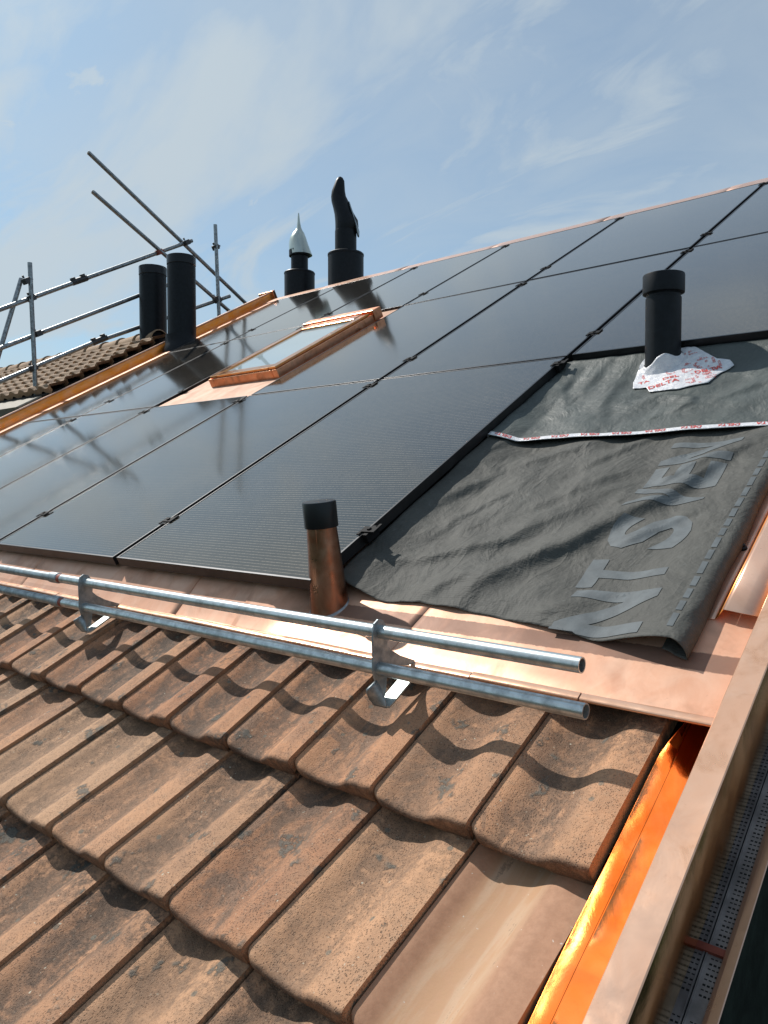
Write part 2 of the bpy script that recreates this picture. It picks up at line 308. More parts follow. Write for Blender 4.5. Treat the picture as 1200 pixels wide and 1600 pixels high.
# ------------------------------------------------------------------ geometry helpers (all in roof coordinates)
COL = S.collection
class MB:
    def __init__(s): s.v = []; s.f = []; s.uv = []; s.mi = []
    def quad(s, a, b, c, d, mi=0):
        i = len(s.v); s.v += [Vector(a), Vector(b), Vector(c), Vector(d)]; s.f.append((i, i+1, i+2, i+3)); s.mi.append(mi)
    def box(s, u0, u1, v0, v1, w0, w1, mi=0):
        i = len(s.v)
        s.v += [Vector((x, y, z)) for z in (w0, w1) for y in (v0, v1) for x in (u0, u1)]
        for q in ((0, 2, 3, 1), (4, 5, 7, 6), (0, 1, 5, 4), (2, 6, 7, 3), (0, 4, 6, 2), (1, 3, 7, 5)): s.f.append(tuple(i+k for k in q)); s.mi.append(mi)
    def grid(s, rows, mi=0, closed=False):
        n = len(rows[0]); i = len(s.v)
        for r in rows: s.v += [Vector(p) for p in r]
        for a in range(len(rows)-1):
            for b in range(n if closed else n-1):
                c = (b+1) % n
                s.f.append((i+a*n+b, i+a*n+c, i+(a+1)*n+c, i+(a+1)*n+b)); s.mi.append(mi)
    def fan(s, ring, mi=0, rev=False):
        i = len(s.v); s.v += [Vector(p) for p in ring]; q = tuple(range(i, i+len(ring))); s.f.append(q[::-1] if rev else q); s.mi.append(mi)
    def lathe(s, base, axis, prof, n=32, caps=(True, True), mi=0, off=None):
        ax = Vector(axis).normalized(); h = Vector((1, 0, 0)) if abs(ax.x) < 0.9 else Vector((0, 1, 0))
        e1 = (h - ax * h.dot(ax)).normalized(); e2 = ax.cross(e1); rows = []
        for (t, r) in prof:
            c = Vector(base) + ax * t
            rows.append([c + (e1 * math.cos(2*math.pi*k/n) + e2 * math.sin(2*math.pi*k/n)) * r for k in range(n)])
        s.grid(rows, mi, True)
        if caps[0]: s.fan(rows[0], mi, True)
        if caps[1]: s.fan(rows[-1], mi)
    def tube(s, a, b, r, n=16, mi=0, hollow=0.0):
        a = Vector(a); b = Vector(b); L = (b-a).length
        if hollow: s.lathe(a, b-a, [(0, r-hollow), (0, r), (L, r), (L, r-hollow), (L-0.15, r-hollow)], n, (False, True), mi)
        else: s.lathe(a, b-a, [(0, r), (L, r)], n, (True, True), mi)
    def prism(s, poly, ax, lo, hi, mi=0):
        # poly = 2D points; ax 0 -> extruded along u with points (v,w); ax 1 -> along v with (u,w); ax 2 -> along w with (u,v)
        def P(p, h): return Vector((h, p[0], p[1])) if ax == 0 else (Vector((p[0], h, p[1])) if ax == 1 else Vector((p[0], p[1], h)))
        a = [P(p, lo) for p in poly]; b = [P(p, hi) for p in poly]; n = len(poly)
        for k in range(n): s.quad(a[k], a[(k+1) % n], b[(k+1) % n], b[k], mi)
        s.fan(a, mi, True); s.fan(b, mi)
    def sweep(s, prof, v0, v1, th=0.0012, nv=1, mi=0, jit=None):
        # an open (u,w) profile as folded sheet metal running along v
        rows = []
        for k in range(nv+1):
            v = v0 + (v1-v0)*k/nv; rows.append([(p[0], v, p[1]) for p in prof])
        s.grid(rows, mi)
    def build(s, name, m, parent=None, base=(0, 0, 0), smooth=None, solid=0.0, bevel=0.0, merge=True, flat=False):
        b = Vector(base); me = bpy.data.meshes.new(name)
        me.from_pydata([tuple(p - b) for p in s.v], [], s.f)
        for mm in (m if isinstance(m, (list, tuple)) else [m]): me.materials.append(mm)
        for q, k in zip(me.polygons, s.mi): q.material_index = k
        if s.uv:
            l = me.uv_layers.new(name='UV')
            for lp in me.loops: l.data[lp.index].uv = s.uv[lp.vertex_index]
        if merge or solid or bevel:
            bm = bmesh.new(); bm.from_mesh(me)
            if merge and not s.uv: bmesh.ops.remove_doubles(bm, verts=bm.verts, dist=1e-5)
            bmesh.ops.recalc_face_normals(bm, faces=bm.faces)
            bm.to_mesh(me); bm.free()
        o = bpy.data.objects.new(name, me); COL.objects.link(o)
        if smooth is not None:
            me.shade_smooth(); me.set_sharp_from_angle(angle=math.radians(smooth))
        if solid:
            q = o.modifiers.new('sheet', 'SOLIDIFY'); q.thickness = solid; q.offset = 0
        if bevel:
            q = o.modifiers.new('edge', 'BEVEL'); q.width = bevel; q.segments = 2; q.limit_method = 'ANGLE'; q.angle_limit = math.radians(40)
        if parent is not None: o.parent = parent
        else: o.matrix_world = RM @ Matrix.Translation(b)
        return o

def tag(o, label, cat, group=None):
    o['label'] = label; o['category'] = cat
    if group: o['group'] = group
    return o
def thing(name, base, label, cat, group=None):
    o = bpy.data.objects.new(name, None); COL.objects.link(o); o.empty_display_size = 0.1
    o.matrix_world = RM @ Matrix.Translation(Vector(base)); return tag(o, label, cat, group)
def kids(o): return [c for c in bpy.data.objects if c.parent == o]

TXT = {}
def glyphs(txt, bold=0.0):
    key = (txt, bold)
    if key in TXT: return TXT[key]
    c = bpy.data.curves.new('t', 'FONT'); c.body = txt; c.size = 1.0; c.offset = bold; c.resolution_u = 3
    o = bpy.data.objects.new('t', c); COL.objects.link(o); bpy.context.view_layer.update()
    me = bpy.data.meshes.new_from_object(o.evaluated_get(bpy.context.evaluated_depsgraph_get()))
    bm = bmesh.new(); bm.from_mesh(me); bmesh.ops.triangulate(bm, faces=bm.faces)
    bpy.data.objects.remove(o); bpy.data.curves.remove(c); bpy.data.meshes.remove(me)
    xs = [v.co.x for v in bm.verts]; ys = [v.co.y for v in bm.verts]
    r = (bm, min(xs), max(xs), min(ys), max(ys)); TXT[key] = r; return r
def lettering(mb, txt, org, du, dv, height, width=None, bold=0.02, bvh=None, lift=0.0015, div=0.02):
    # org = lower-left corner (u,v), du = unit reading direction, dv = unit direction of the letters' tops
    bm, x0, x1, y0, y1 = glyphs(txt, bold); bm = bm.copy()
    sy = height/(y1-y0); sx = (width/(x1-x0)) if width else sy
    for v in bm.verts:
        a = (v.co.x-x0)*sx; b = (v.co.y-y0)*sy
        v.co = Vector((org[0]+du[0]*a+dv[0]*b, org[1]+du[1]*a+dv[1]*b, 0))
    for _ in range(5):
        es = [e for e in bm.edges if e.calc_length() > div]
        if not es: break
        bmesh.ops.subdivide_edges(bm, edges=es, cuts=1); bmesh.ops.triangulate(bm, faces=[f for f in bm.faces if len(f.verts) > 3])
    i = len(mb.v)
    for v in bm.verts:
        w = 0
        if bvh:
            h = bvh.ray_cast(Vector((v.co.x, v.co.y, 1)), Vector((0, 0, -1)))
            w = h[0].z if h[0] else -0.09
        mb.v.append(Vector((v.co.x, v.co.y, w+lift)))
    for f in bm.faces: mb.f.append(tuple(i+v.index for v in f.verts)); mb.mi.append(0)
    bm.free()

# ------------------------------------------------------------------ ground
g = MB(); gb = []
bmg = bpy.data.meshes.new('ground'); bmg.from_pydata([(-1500, -1500, 0), (1500, -1500, 0), (1500, 1500, 0), (-1500, 1500, 0)], [], [(0, 1, 2, 3)]); bmg.materials.append(M_grass)
go = bpy.data.objects.new('ground', bmg); COL.objects.link(go); go['kind'] = 'structure'

# ------------------------------------------------------------------ the house: walls, roof, tiles
house = thing('house', (-4, -0.7, -0.3), 'house under reroofing with weathered brown clay tiles at the eave and a black roof above', 'house')
HB = (-4, -0.7, -0.3)
def wp(x, y, z): return RM.inverted() @ Vector((x, y, z))
def wbox(mb, x0, x1, y0, y1, z0, z1, mi=0):
    P = [wp(x, y, z) for z in (z0, z1) for y in (y0, y1) for x in (x0, x1)]; i = len(mb.v); mb.v += P
    for q in ((0, 2, 3, 1), (4, 5, 7, 6), (0, 1, 5, 4), (2, 6, 7, 3), (0, 4, 6, 2), (1, 3, 7, 5)): mb.f.append(tuple(i+k for k in q)); mb.mi.append(mi)
VR = 7.0                                                # ridge
def zroof(y): return 7.5 + y*math.tan(PITCH)
yr = VR*CP; mw = MB()
# gabled body: front wall y=-0.3, back wall y=2*yr+0.3
prof = [(-0.3, 0.0), (-0.3, zroof(-0.3)-0.42), (yr, zroof(yr)-0.42), (2*yr+0.3, zroof(-0.3)-0.42), (2*yr+0.3, 0.0)]
a = [wp(-7.6, y, z) for y, z in prof]; b = [wp(-0.40, y, z) for y, z in prof]
for k in range(5): mw.quad(a[k], a[(k+1) % 5], b[(k+1) % 5], b[k])
mw.fan(a, 0, True); mw.fan(b, 0)
mw.build('wall', M_wdark, house, HB)
mr = MB()
mr.box(-7.72, -0.56, -0.95, VR, -0.36, -0.26)           # lower battens / underlay
mr.box(-7.70, -0.60, 1.42, VR-0.02, -0.26, -0.118)           # raised underlay beneath the panels
bk = [(-7.75, VR+0.1), (-0.45, VR+0.1)]
q0 = Vector((0, VR+0.03, -0.15)); dn = RM.inverted().to_3x3() @ Vector((0, CP, -SP)); dn.normalize()
mr.quad((-7.7, q0.y, q0.z), (-0.45, q0.y, q0.z), Vector((-0.45, q0.y, q0.z)) + dn*7.6, Vector((-7.7, q0.y, q0.z)) + dn*7.6)
roof = mr.build('roof', M_deck, house, HB)

TW, TE = 0.2525, 0.385; TU0 = -0.5575; TV0 = 0.722
def crest(s):
    K = [(-.1, .022), (0, .023), (.07, .0195), (.18, .008), (.30, .0015), (.42, .0), (.52, .0035), (.61, .014), (.70, .027), (.78, .0335), (.88, .035), (1, .0345), (1.1, .034)]
    for n in range(1, len(K)-2):
        (x0, y0), (x1, y1), (x2, y2), (x3, y3) = K[n-1:n+3]
        if s <= x2:
            t = (s-x1)/(x2-x1); h = x2-x1; m1 = (y2-y0)/(x2-x0)*h; m2 = (y3-y1)/(x3-x1)*h
            return (2*t**3-3*t*t+1)*y1+(t**3-2*t*t+t)*m1+(-2*t**3+3*t*t)*y2+(t**3-t*t)*m2
    return K[-2][1]
def tile_mesh(name, m, seed=0):
    rng = random.Random(seed); W_ = TW-0.0045; ns = 40; L = 0.435
    ss = [k/ns for k in range(ns+1)]
    ys = [0.0, 0.0012, 0.004, 0.009, 0.016, 0.03, 0.06, 0.11, 0.17, 0.23, 0.29, 0.35, 0.40, L]
    drop = [0.012, 0.0065, 0.003, 0.0009, 0.0, 0, 0, 0, 0, 0, 0, 0, 0, 0]
    def plan(s): return 0.013*max(0, 1-s/0.10)**2 + 0.004*math.sin(math.pi*min(1, s/0.6))*0 + 0.004*max(0, (s-0.93)/0.07)**2
    mb = MB(); rows = []
    def top(s, y): return crest(s) - y*0.128 - 0.0345
    TH = 0.046
    def P(s, y, w): return (s*W_, y, w)
    r0 = [P(s, plan(s)+0.006, -0.0490-0.36*crest(s)) for s in ss]
    rows.append([P(s, plan(s)+0.03, r0[k][2]+0.0) for k, s in enumerate(ss)])
    rows.append(r0)
    rows.append([P(s, plan(s)+0.001, (r0[k][2]+top(s, 0)-0.012)/2) for k, s in enumerate(ss)])
    for y, d in zip(ys, drop):
        rows.append([P(s, plan(s)*max(0, 1-y*3)+y, top(s, y)-d) for s in ss])
    # side walls
    full = []
    for r in rows:
        lo = min(p[2] for p in r)
        a = (r[0][0], r[0][1], r[0][2]-0.022); z = (r[-1][0], r[-1][1], r[-1][2]-0.040)
        if r is rows[0] or r is rows[1]: a = r[0]; z = r[-1]
        full.append([a]+r+[z])
    mb.grid(full)
    n = ns+3
    for r in full:
        for k, p in enumerate(r):
            mb.uv.append((min(max(p[0]/W_, 0), 1), p[1]/0.385))
    o = mb.build(name, m, None, (0, 0, 0), smooth=38); return o
proto = tile_mesh('roof_tile', M_tile); meshes = proto.data
protoc = tile_mesh('roof_tile', M_tilec); meshc = protoc.data; bpy.data.objects.remove(protoc)
hb = Vector(HB); first = True; cnt = 0
for row in range(4):
    for colm in range(20):
        v = TV0 - row*TE; u = TU0 - (colm+1)*TW
        if first: o = proto; first = False
        else: o = proto.copy(); COL.objects.link(o)
        if row == 1 and colm == 0: o.data = meshc; o['label'] = 'cleaner tan tile beside the copper valley'
        o.parent = roof; o.matrix_world = Matrix.Identity(4)
        o.matrix_parent_inverse = Matrix.Identity(4)
        o.location = Vector((u+random.uniform(-.0012, .0012), v+random.uniform(-.005, .005), -0.126+random.uniform(-.0015, .0015))) - hb
        o.rotation_euler = ((0.080 if row == 0 else 0)+random.uniform(-.004, .004), random.uniform(-.004, .004), random.uniform(-.006, .006)); cnt += 1
rest = MB()
me = meshes
for row in range(4):
    for colm in range(20, 28):
        i = len(rest.v); offv = Vector((TU0-(colm+1)*TW, TV0-row*TE, -0.126))
        for vv in me.vertices: rest.v.append(vv.co + offv)
        for pl in me.polygons: rest.f.append(tuple(i+k for k in pl.vertices)); rest.mi.append(0)
        rest.uv += [(min(max(vv.co.x/TW, 0), 1), vv.co.y/0.385) for vv in me.vertices]
ro = rest.build('roof_tiles', M_tile, roof, HB, smooth=38); ro['kind'] = 'stuff'
# ------------------------------------------------------------------ copper sheets
ap = thing('apron_flashing', (-4, 1.2, -0.11), 'long flat copper flashing between the brown tiles and the black panels', 'flashing')
APB = (0, 0, -0.11)
def sheet(mb, u0, u1, v0, v1, w, nu=2, nv=2, wob=0.0, sl=0.0):
    rows = []
    for a in range(nv+1):
        v = v0+(v1-v0)*a/nv
        rows.append([(u0+(u1-u0)*k/nu, v, w+sl*(v-v0)+wob*math.sin(7.3*(u0+(u1-u0)*k/nu)+2.1*v)*math.sin(9*v+1.7*k)) for k in range(nu+1)])
    mb.grid(rows)
def mnoise(x, s_): return _mn.noise(Vector((x, s_*7.7, 0.5)))*2
seams = [-7.75, -6.3, -4.9, -3.45, -2.27, -1.94, -1.30, -0.405]
tb = Vector((-4, 1.2, -0.11))
apm_spec = 0.2
vb = lambda u: 1.093 if u < -1 else 1.098
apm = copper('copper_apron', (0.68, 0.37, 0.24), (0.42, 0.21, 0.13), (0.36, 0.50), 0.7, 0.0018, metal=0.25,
             band=((1.212-1.2, 1.268-1.2, 0.85, 2.42, 9), (1.105-1.2, 1.125-1.2, 0.3, -9, 1.2)))  # main dark strip paints a cast shadow line into the copper colour
apm.node_tree.nodes['Principled BSDF'].inputs['Specular IOR Level'].default_value = apm_spec
for k in range(len(seams)-1):
    u0, u1 = seams[k]-0.012, seams[k+1]+(0.006 if k < 6 else 0); w = -0.112+0.0016*(k % 2)
    mb = MB(); r = []
    nu = 24; vs_ = [1.090, 1.110, 1.145, 1.18, 1.22, 1.25, 1.29, 1.36, 1.44, 1.62]
    for v in vs_:
        r.append([(u0+(u1-u0)*j/nu, v, w + (0.050*max(0, min(1, (-1.72-u0-(u1-u0)*j/nu)/0.10))+0.004)*max(0, min(1, (v-1.11)/0.15)) - (0.004 if v < 1.1 else 0) + 0.0016*math.sin(5.1*(u0+(u1-u0)*j/nu)+k)*math.sin((v-1.09)*9)) for j in range(nu+1)])
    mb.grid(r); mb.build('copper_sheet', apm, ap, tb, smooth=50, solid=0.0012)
# folded hem along the lower edge, in lengths
hem = [-7.75, -5.2, -3.1, -1.02, -0.74, -0.425]
for k in range(len(hem)-1):
    mb = MB(); u0, u1 = hem[k]+0.002, hem[k+1]-0.001; w = -0.1095+0.001*(k % 2)
    mb.sweep([(0, 0)], 0, 1) if False else None
    rows = []
    for (v, ww) in ((1.094, w-0.011), (1.0885, w-0.009), (1.086, w-0.004), (1.088, w-0.0005), (1.092, w), (1.106, w), (1.109, w-0.002)):
        rows.append([(u0+(u1-u0)*j/30, v+0.0018*math.sin(3.3*(u0+(u1-u0)*j/30)+k), ww+0.001*math.sin(11*(u0+(u1-u0)*j/30))) for j in range(31)])
    mb.grid(rows); mb.build('folded_hem', M_cubox, ap, tb, smooth=60)

vf = thing('verge_flashing', (-0.5, 3, -0.1), 'copper sheet with a narrow step right of the grey membrane roll', 'flashing')
vb_ = Vector((-0.5, 3, -0.1)); mb = MB()
rows = []
for k in range(25):
    v = 1.405+(VR-1.405)*k/24
    rows.append([(u, v + (0.0 if u < -0.53 else 0.012*math.sin((u+.44)*40)), w+0.0008*math.sin(9*v+40*u)) for u, w in ((-0.75, -0.105), (-0.66, -0.105), (-0.58, -0.105), (-0.556, -0.105), (-0.546, -0.1045))])
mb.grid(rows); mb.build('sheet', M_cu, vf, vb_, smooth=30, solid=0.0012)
mb = MB(); rows = []
for k in range(25):
    v = 1.405+(VR-1.405)*k/24; rows.append([(-0.546, v, -0.1035), (-0.540, v+.003, -0.099), (-0.528, v+.006, -0.081)])
mb.grid(rows); mb.build('step_face', M_cunew, vf, vb_, smooth=30, solid=0.001)
mb = MB(); rows = []
for k in range(25):
    v = 1.405+(VR-1.405)*k/24; rows.append([(-0.5285, v+.006, -0.0795), (-0.52, v+.004, -0.0785), (-0.49, v, -0.080), (-0.447, v-.004, -0.082)])
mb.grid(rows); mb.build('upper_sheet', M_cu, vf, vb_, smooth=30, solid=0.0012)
mb = MB(); mb.lathe((-0.562, 1.70, -0.105), (0, 0, 1), [(0, .011), (.006, .011), (.009, .007), (.013, .0065), (.014, .004)], 10); mb.build('bolt', M_cap, vf, vb_, smooth=30)

# verge box (copper clad barge board)
vx = thing('verge_capping', (-0.41, 3, -0.1), 'straight folded copper capping along the right gable edge', 'capping')
xb = Vector((-0.41, 3, -0.1)); mb = MB(); rows = []
for k in range(60):
    v = -0.9+(VR+0.9)*k/59; wq = 0.0012*math.sin(5.3*v)+0.0007*math.sin(13*v)
    rows.append([(-0.4405, v, -0.060), (-0.4400, v, -0.0505), (-0.4385, v, -0.0490), (-0.412+wq, v, -0.0497+wq*0.6), (-0.3895, v, -0.0500), (-0.3875, v, -0.0515)])
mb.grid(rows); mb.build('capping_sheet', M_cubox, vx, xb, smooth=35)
mb = MB(); mb.grid([[(-0.3874+wq_, v_, w) for w, wq_ in ((-0.0517, 0), (-0.06, .0004*math.sin(5*v_)), (-0.10, .0022*_mn.noise(Vector((v_*5, 1, 0)))), (-0.15, .0026*_mn.noise(Vector((v_*7, 3, 0)))), (-0.188, .0012*math.sin(9*v_)))] for v_ in [-0.9+(VR+0.9)*k/119 for k in range(120)]])
mb.build('outer_side', M_cuside, vx, xb, smooth=60)
mb = MB(); mb.grid([[(-0.4405, -0.9+(VR+0.9)*k/59, w) for w in (-0.24, -0.14, -0.0602)] for k in range(60)]); mb.build('inner_side', M_cuwall, vx, xb, smooth=35)
# barge board side below
# valley channel beside the tiles
ch = thing('copper_gutter', (-0.5, 0.3, -0.17), 'shiny orange copper channel running between the tiles and the copper capping', 'gutter')
cb = Vector((-0.5, 0.3, -0.17)); mb = MB(); rows = []
for k in range(71):
    v = -0.9+2.25*k/70
    t = max(0, min(1, (v-1.02)/0.16)); t = t*t*(3-2*t)
    wv = 0.0010*math.sin(7*v)+0.0006*math.sin(17*v+1)
    ul = -0.556+0.005*max(0, min(1, v/0.9))+0.034*t + wv; wl = -0.153+0.015*t; cu_ = 0.008*max(0, min(1, (v-.2)/0.8))
    k1 = 0.0009*mnoise(v*6, 1); k2 = 0.0012*mnoise(v*4, 2); k3 = 0.0010*mnoise(v*9, 3)
    rows.append([(ul-0.0015, v, wl-0.003), (ul, v, wl), (ul+0.0010, v, wl-0.0008), (-0.5375+cu_+k1, v, -0.1665+.006*t+k2), (-0.5345+cu_+k1, v, -0.1690+k2), (-0.5330+cu_+k1, v, -0.1678+k2), (-0.5315+cu_+k1, v, -0.1690+k2),
                 (-0.490+k3, v, -0.1890+k3*1.6), (-0.4415, v, -0.218)])
mb.grid(rows); mb.build('channel', M_cub, ch, cb, smooth=9)
# perforated scaffold walkway plank, kept close under the capping + outer strip
gg = thing('walkway_plank', (-0.38, 0.6, -0.22), 'grey perforated steel strip lying right of the copper capping', 'walkway plank')
gbv = Vector((-0.38, 0.6, -0.22)); mb = MB(); mb.box(-0.43, -0.352, -0.9, VR, -0.245, -0.232); 
v = -0.3; k = 0
while v < 1.9:
    if abs((v+0.012) % 0.62) > 0.035:
        for a0 in (-0.4085, -0.4015, -0.3945, -0.3755, -0.3690, -0.3625):
            mb.box(a0, a0+0.0042, v+0.0012*(k % 2), v+0.0030, -0.2322, -0.2316, 1)
    v += 0.0088; k += 1
for a0 in (-0.3882, -0.3838): mb.box(a0, a0+0.0016, -0.9, 1.95, -0.232, -0.2290)
mb.box(-0.3862, -0.3842, -0.9, 1.95, -0.232, -0.2312, 1)
mb.build('perforated_strip', [M_walkway, M_slot], gg, gbv)
for v in (0.72, 1.32):
    mb = MB(); mb.box(-0.408, -0.354, v, v+0.012, -0.232, -0.2245); mb.build('joint_band', M_red, gg, gbv)
sx = thing('edge_trim', (-0.34, 0.6, -0.22), 'narrow outermost copper edge strip right of the perforated steel', 'edge trim')
sxb = Vector((-0.34, 0.6, -0.22)); mb = MB(); rows = []
for k in range(40):
    v = -0.9+(VR+0.9)*k/39; q = 0.001*math.sin(9*v)
    rows.append([(-0.3575, v, -0.232), (-0.3568+q, v, -0.2225), (-0.3560, v, -0.2215), (-0.3490+q, v, -0.2150), (-0.3482, v, -0.2145), (-0.335, v, -0.2115), (-0.3335, v, -0.2125), (-0.336, v, -0.218)])
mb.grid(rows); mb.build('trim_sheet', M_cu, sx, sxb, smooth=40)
# left verge
lv = thing('verge_upstand', (-7.7, 5, 0), 'orange copper upstand along the far left roof edge below the scaffold', 'flashing')
lb = Vector((-7.7, 5, 0)); mb = MB(); rows = []
for k in range(60):
    v = 0.9+(VR-0.9)*k/59; q = 0.002*math.sin(3.1*v)
    rows.append([(-7.612+q, v, 0.068), (-7.605, v, 0.02), (-7.602, v, -0.018), (-7.590, v, -0.022)])
mb.grid(rows); mb.build('inner_face', M_cunew, lv, lb, smooth=40, solid=0.002)
mb = MB(); rows = []
for k in range(60):
    v = 0.9+(VR-0.9)*k/59; q = 0.002*math.sin(3.1*v)
    rows.append([(-7.86, v, -0.10), (-7.86, v, 0.048), (-7.85, v, 0.055), (-7.622+q, v, 0.078), (-7.611+q, v, 0.070)])
mb.grid(rows); mb.build('top_fold', M_cu, lv, lb, smooth=40, solid=0.002)
mb = MB(); mb.grid([[(u, 0.9+(VR-0.9)*k/40, -0.021+0.0003*math.sin(u*31+k*.3)-(0.025 if u > -7.28 else 0)) for u in (-7.60, -7.5, -7.4, -7.285, -7.27)] for k in range(41)]); mb.build('flat_strip', M_cu, lv, lb, smooth=40, solid=0.002)
mb = MB(); mb.box(-7.88, -7.60, VR-0.03, VR+0.02, -0.1, 0.085); mb.build('end_cap', M_cufr, lv, lb, bevel=0.005)
# ridge
rc = thing('ridge_capping', (-4, VR, 0), 'thin pinkish copper capping along the ridge behind the top panels', 'capping')
rb = Vector((-4, VR, 0))
jo = [-7.75, -6.6, -5.35, -4.15, -3.02, -1.95, -0.9, -0.38]
for k in range(len(jo)-1):
    mb = MB(); e = 0.0022*(k % 2)
    u0, u1 = jo[k], jo[k+1]+0.03
    rows = [[(u0+(u1-u0)*j/12, v, w+e+0.0015*math.sin(6*(u0+(u1-u0)*j/12))) for j in range(13)] for v, w in ((6.60, -0.035), (6.72, -0.032), (6.735, -0.010), (6.80, -0.006), (6.92, -0.010), (6.97, -0.02), (7.08, -0.11), (7.25, -0.28))]
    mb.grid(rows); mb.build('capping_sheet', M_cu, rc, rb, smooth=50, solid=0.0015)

# ------------------------------------------------------------------ solar panels
cols = [(-2.765, -1.655), (-3.905, -2.795), (-5.02, -3.93), (-6.125, -5.045), (-7.275, -6.15)]
rowsv = [(1.245, 3.068), (3.085, 4.868), (4.885, 6.70)]
PW, PH = 1.11, 1.815
def make_panel(w, h, label):
    t = thing('solar_panel', (0, 0, 0), label, 'solar panel', 'solar panels on the roof')
    f = MB(); r = 0.009; d = 0.038
    # frame of four mitred rails, C-shaped outside
    def rail(p, q, nx, ny):
        pass
    o = [(0, 0), (w, 0), (w, h), (0, h)]; i = [(r, r), (w-r, r), (w-r, h-r), (r, h-r)]
    for k in range(4):
        a, b_ = o[k], o[(k+1) % 4]; c, d_ = i[(k+1) % 4], i[k]
        f.quad((a[0], a[1], 0), (b_[0], b_[1], 0), (c[0], c[1], 0), (d_[0], d_[1], 0))
        f.quad((a[0], a[1], -d), (b_[0], b_[1], -d), (b_[0], b_[1], 0), (a[0], a[1], 0))
        f.quad((d_[0], d_[1], 0), (c[0], c[1], 0), (c[0], c[1], -0.006), (d_[0], d_[1], -0.006))
    f.quad((0, 0, -d), (0, h, -d), (w, h, -d), (w, 0, -d))
    f.build('frame', M_paneld, t, (0, 0, 0), bevel=0.0009)
    gmb = MB(); gmb.quad((r, r, -0.0014), (w-r, r, -0.0014), (w-r, h-r, -0.0014), (r, h-r, -0.0014)); gmb.build('glass', M_glass, t)
    for y in (0.29, h-0.085):
        c = MB(); x = w+0.012
        c.box(x-0.030, x+0.030, y-0.016, y+0.016, 0.0015, 0.0055); c.box(x-0.008, x+0.008, y-0.030, y+0.030, -0.03, 0.001)
        c.box(x-0.030, x-0.020, y-0.034, y-0.016, 0.0015, 0.006); c.box(x+0.020, x+0.030, y+0.016, y+0.034, 0.0015, 0.006)
        c.lathe((x, y, 0.0055), (0, 0, 1), [(0, .008), (.005, .008)], 6)
        c.build('clamp', M_clamp, t)
    return t
protos = {}
ordc = ['next to the grey membrane', 'second column from the membrane', 'third column from the membrane, in line with the skylight', 'fourth column from the membrane', 'far left column by the orange copper upstand']
ordr = ['bottom row', 'middle row', 'top row by the ridge']
def place(u0, u1, v0, v1, label):
    key = (round(u1-u0, 3), round(v1-v0, 3))
    if key not in protos:
        t = make_panel(u1-u0, v1-v0, label); protos[key] = t
    else:
        s = protos[key]; t = s.copy(); COL.objects.link(t)
        for c in kids(s):
            d = c.copy(); COL.objects.link(d); d.parent = t
        t['label'] = label
    t.matrix_world = RM @ Matrix.Translation((u0, v0, random.uniform(-0.0012, 0.0012)))
extra = {(0, 0): 'solar panel in the bottom row directly behind the copper pipe', (1, 0): 'bottom row solar panel one column left of the copper pipe',
 (2, 0): 'black solar panel in the bottom row straight below the skylight', (3, 0): 'bottom row solar panel one column left of the one below the skylight',
 (4, 0): 'bottom row solar panel beside the orange copper upstand at the left',
 (0, 1): 'middle row solar panel whose lower right corner touches the grey membrane', (1, 1): 'middle row solar panel directly right of the skylight',
 (3, 1): 'middle row solar panel directly left of the skylight', (4, 1): 'middle row solar panel dark with the reflection of the two wide black pipes',
 (0, 2): 'top row solar panel up against the ridge, second from the right photo edge', (1, 2): 'top row solar panel up and right of the skylight by one column',
 (2, 2): 'top row solar panel straight above the skylight reflecting the tall black cowl', (3, 2): 'top row solar panel reflecting the silver cowled chimney',
 (4, 2): 'top row solar panel at the far left end beneath the crossing scaffold poles'}
for ci, (a, b) in enumerate(cols):
    for ri, (c, d) in enumerate(rowsv):
        if (ci, ri) == (2, 1): continue
        place(a, b, c, d, extra[(ci, ri)])
place(-1.630, -0.520, 3.085, 4.868, 'middle row solar panel above the black flue pipe, at the right photo edge')
place(-1.630, -0.520, 4.885, 6.70, 'top row solar panel in the upper right photo corner')

# ------------------------------------------------------------------ skylight
sk = thing('skylight', (-4.45, 4.0, 0), 'copper framed roof window set between the black solar panels', 'skylight'); skb = Vector((-4.45, 4.0, 0))
mb = MB(); rows = []
for v, w in ((3.062, -0.03), (3.072, -0.012), (3.2, -0.014), (3.36, -0.018), (4.9, -0.02)):
    rows.append([(u, v, w+0.001*math.sin(20*u)) for u in (-5.02, -4.9, -4.7, -4.5, -4.3, -4.1, -3.93)])
mb.grid(rows); mb.build('flashing', M_cudull, sk, skb, smooth=40)
U0s, U1s, V0s, V1s = -4.74, -3.97, 3.42, 4.56
mb = MB()
def fr(mb, u0, u1, v0, v1, b, w0, w1):
    mb.box(u0, u0+b, v0, v1, w0, w1); mb.box(u1-b, u1, v0, v1, w0, w1); mb.box(u0+b+.001, u1-b-.001, v0, v0+b, w0, w1-.001); mb.box(u0+b+.001, u1-b-.001, v1-b*1.5, v1, w0, w1+0.004)
fr(mb, U0s, U1s, V0s, V1s, 0.055, -0.02, 0.045); mb.build('frame', M_cufr, sk, skb, bevel=0.004)
mb = MB(); fr(mb, U0s+0.015, U1s-0.015, V0s+0.012, V1s-0.03, 0.075, 0.0465, 0.064); mb.build('sash', M_cub, sk, skb, bevel=0.004)
mb = MB(); mb.box(U0s-0.012, U1s+0.012, V1s-0.012, V1s+0.09, -0.01, 0.078); mb.build('head_cover', M_cufr, sk, skb, bevel=0.006)
mb = MB(); mb.quad((U0s+.07, V0s+.07, 0.052), (U1s-.07, V0s+.07, 0.052), (U1s-.07, V1s-.07, 0.052), (U0s+.07, V1s-.07, 0.052)); mb.build('pane', M_win, sk, skb)

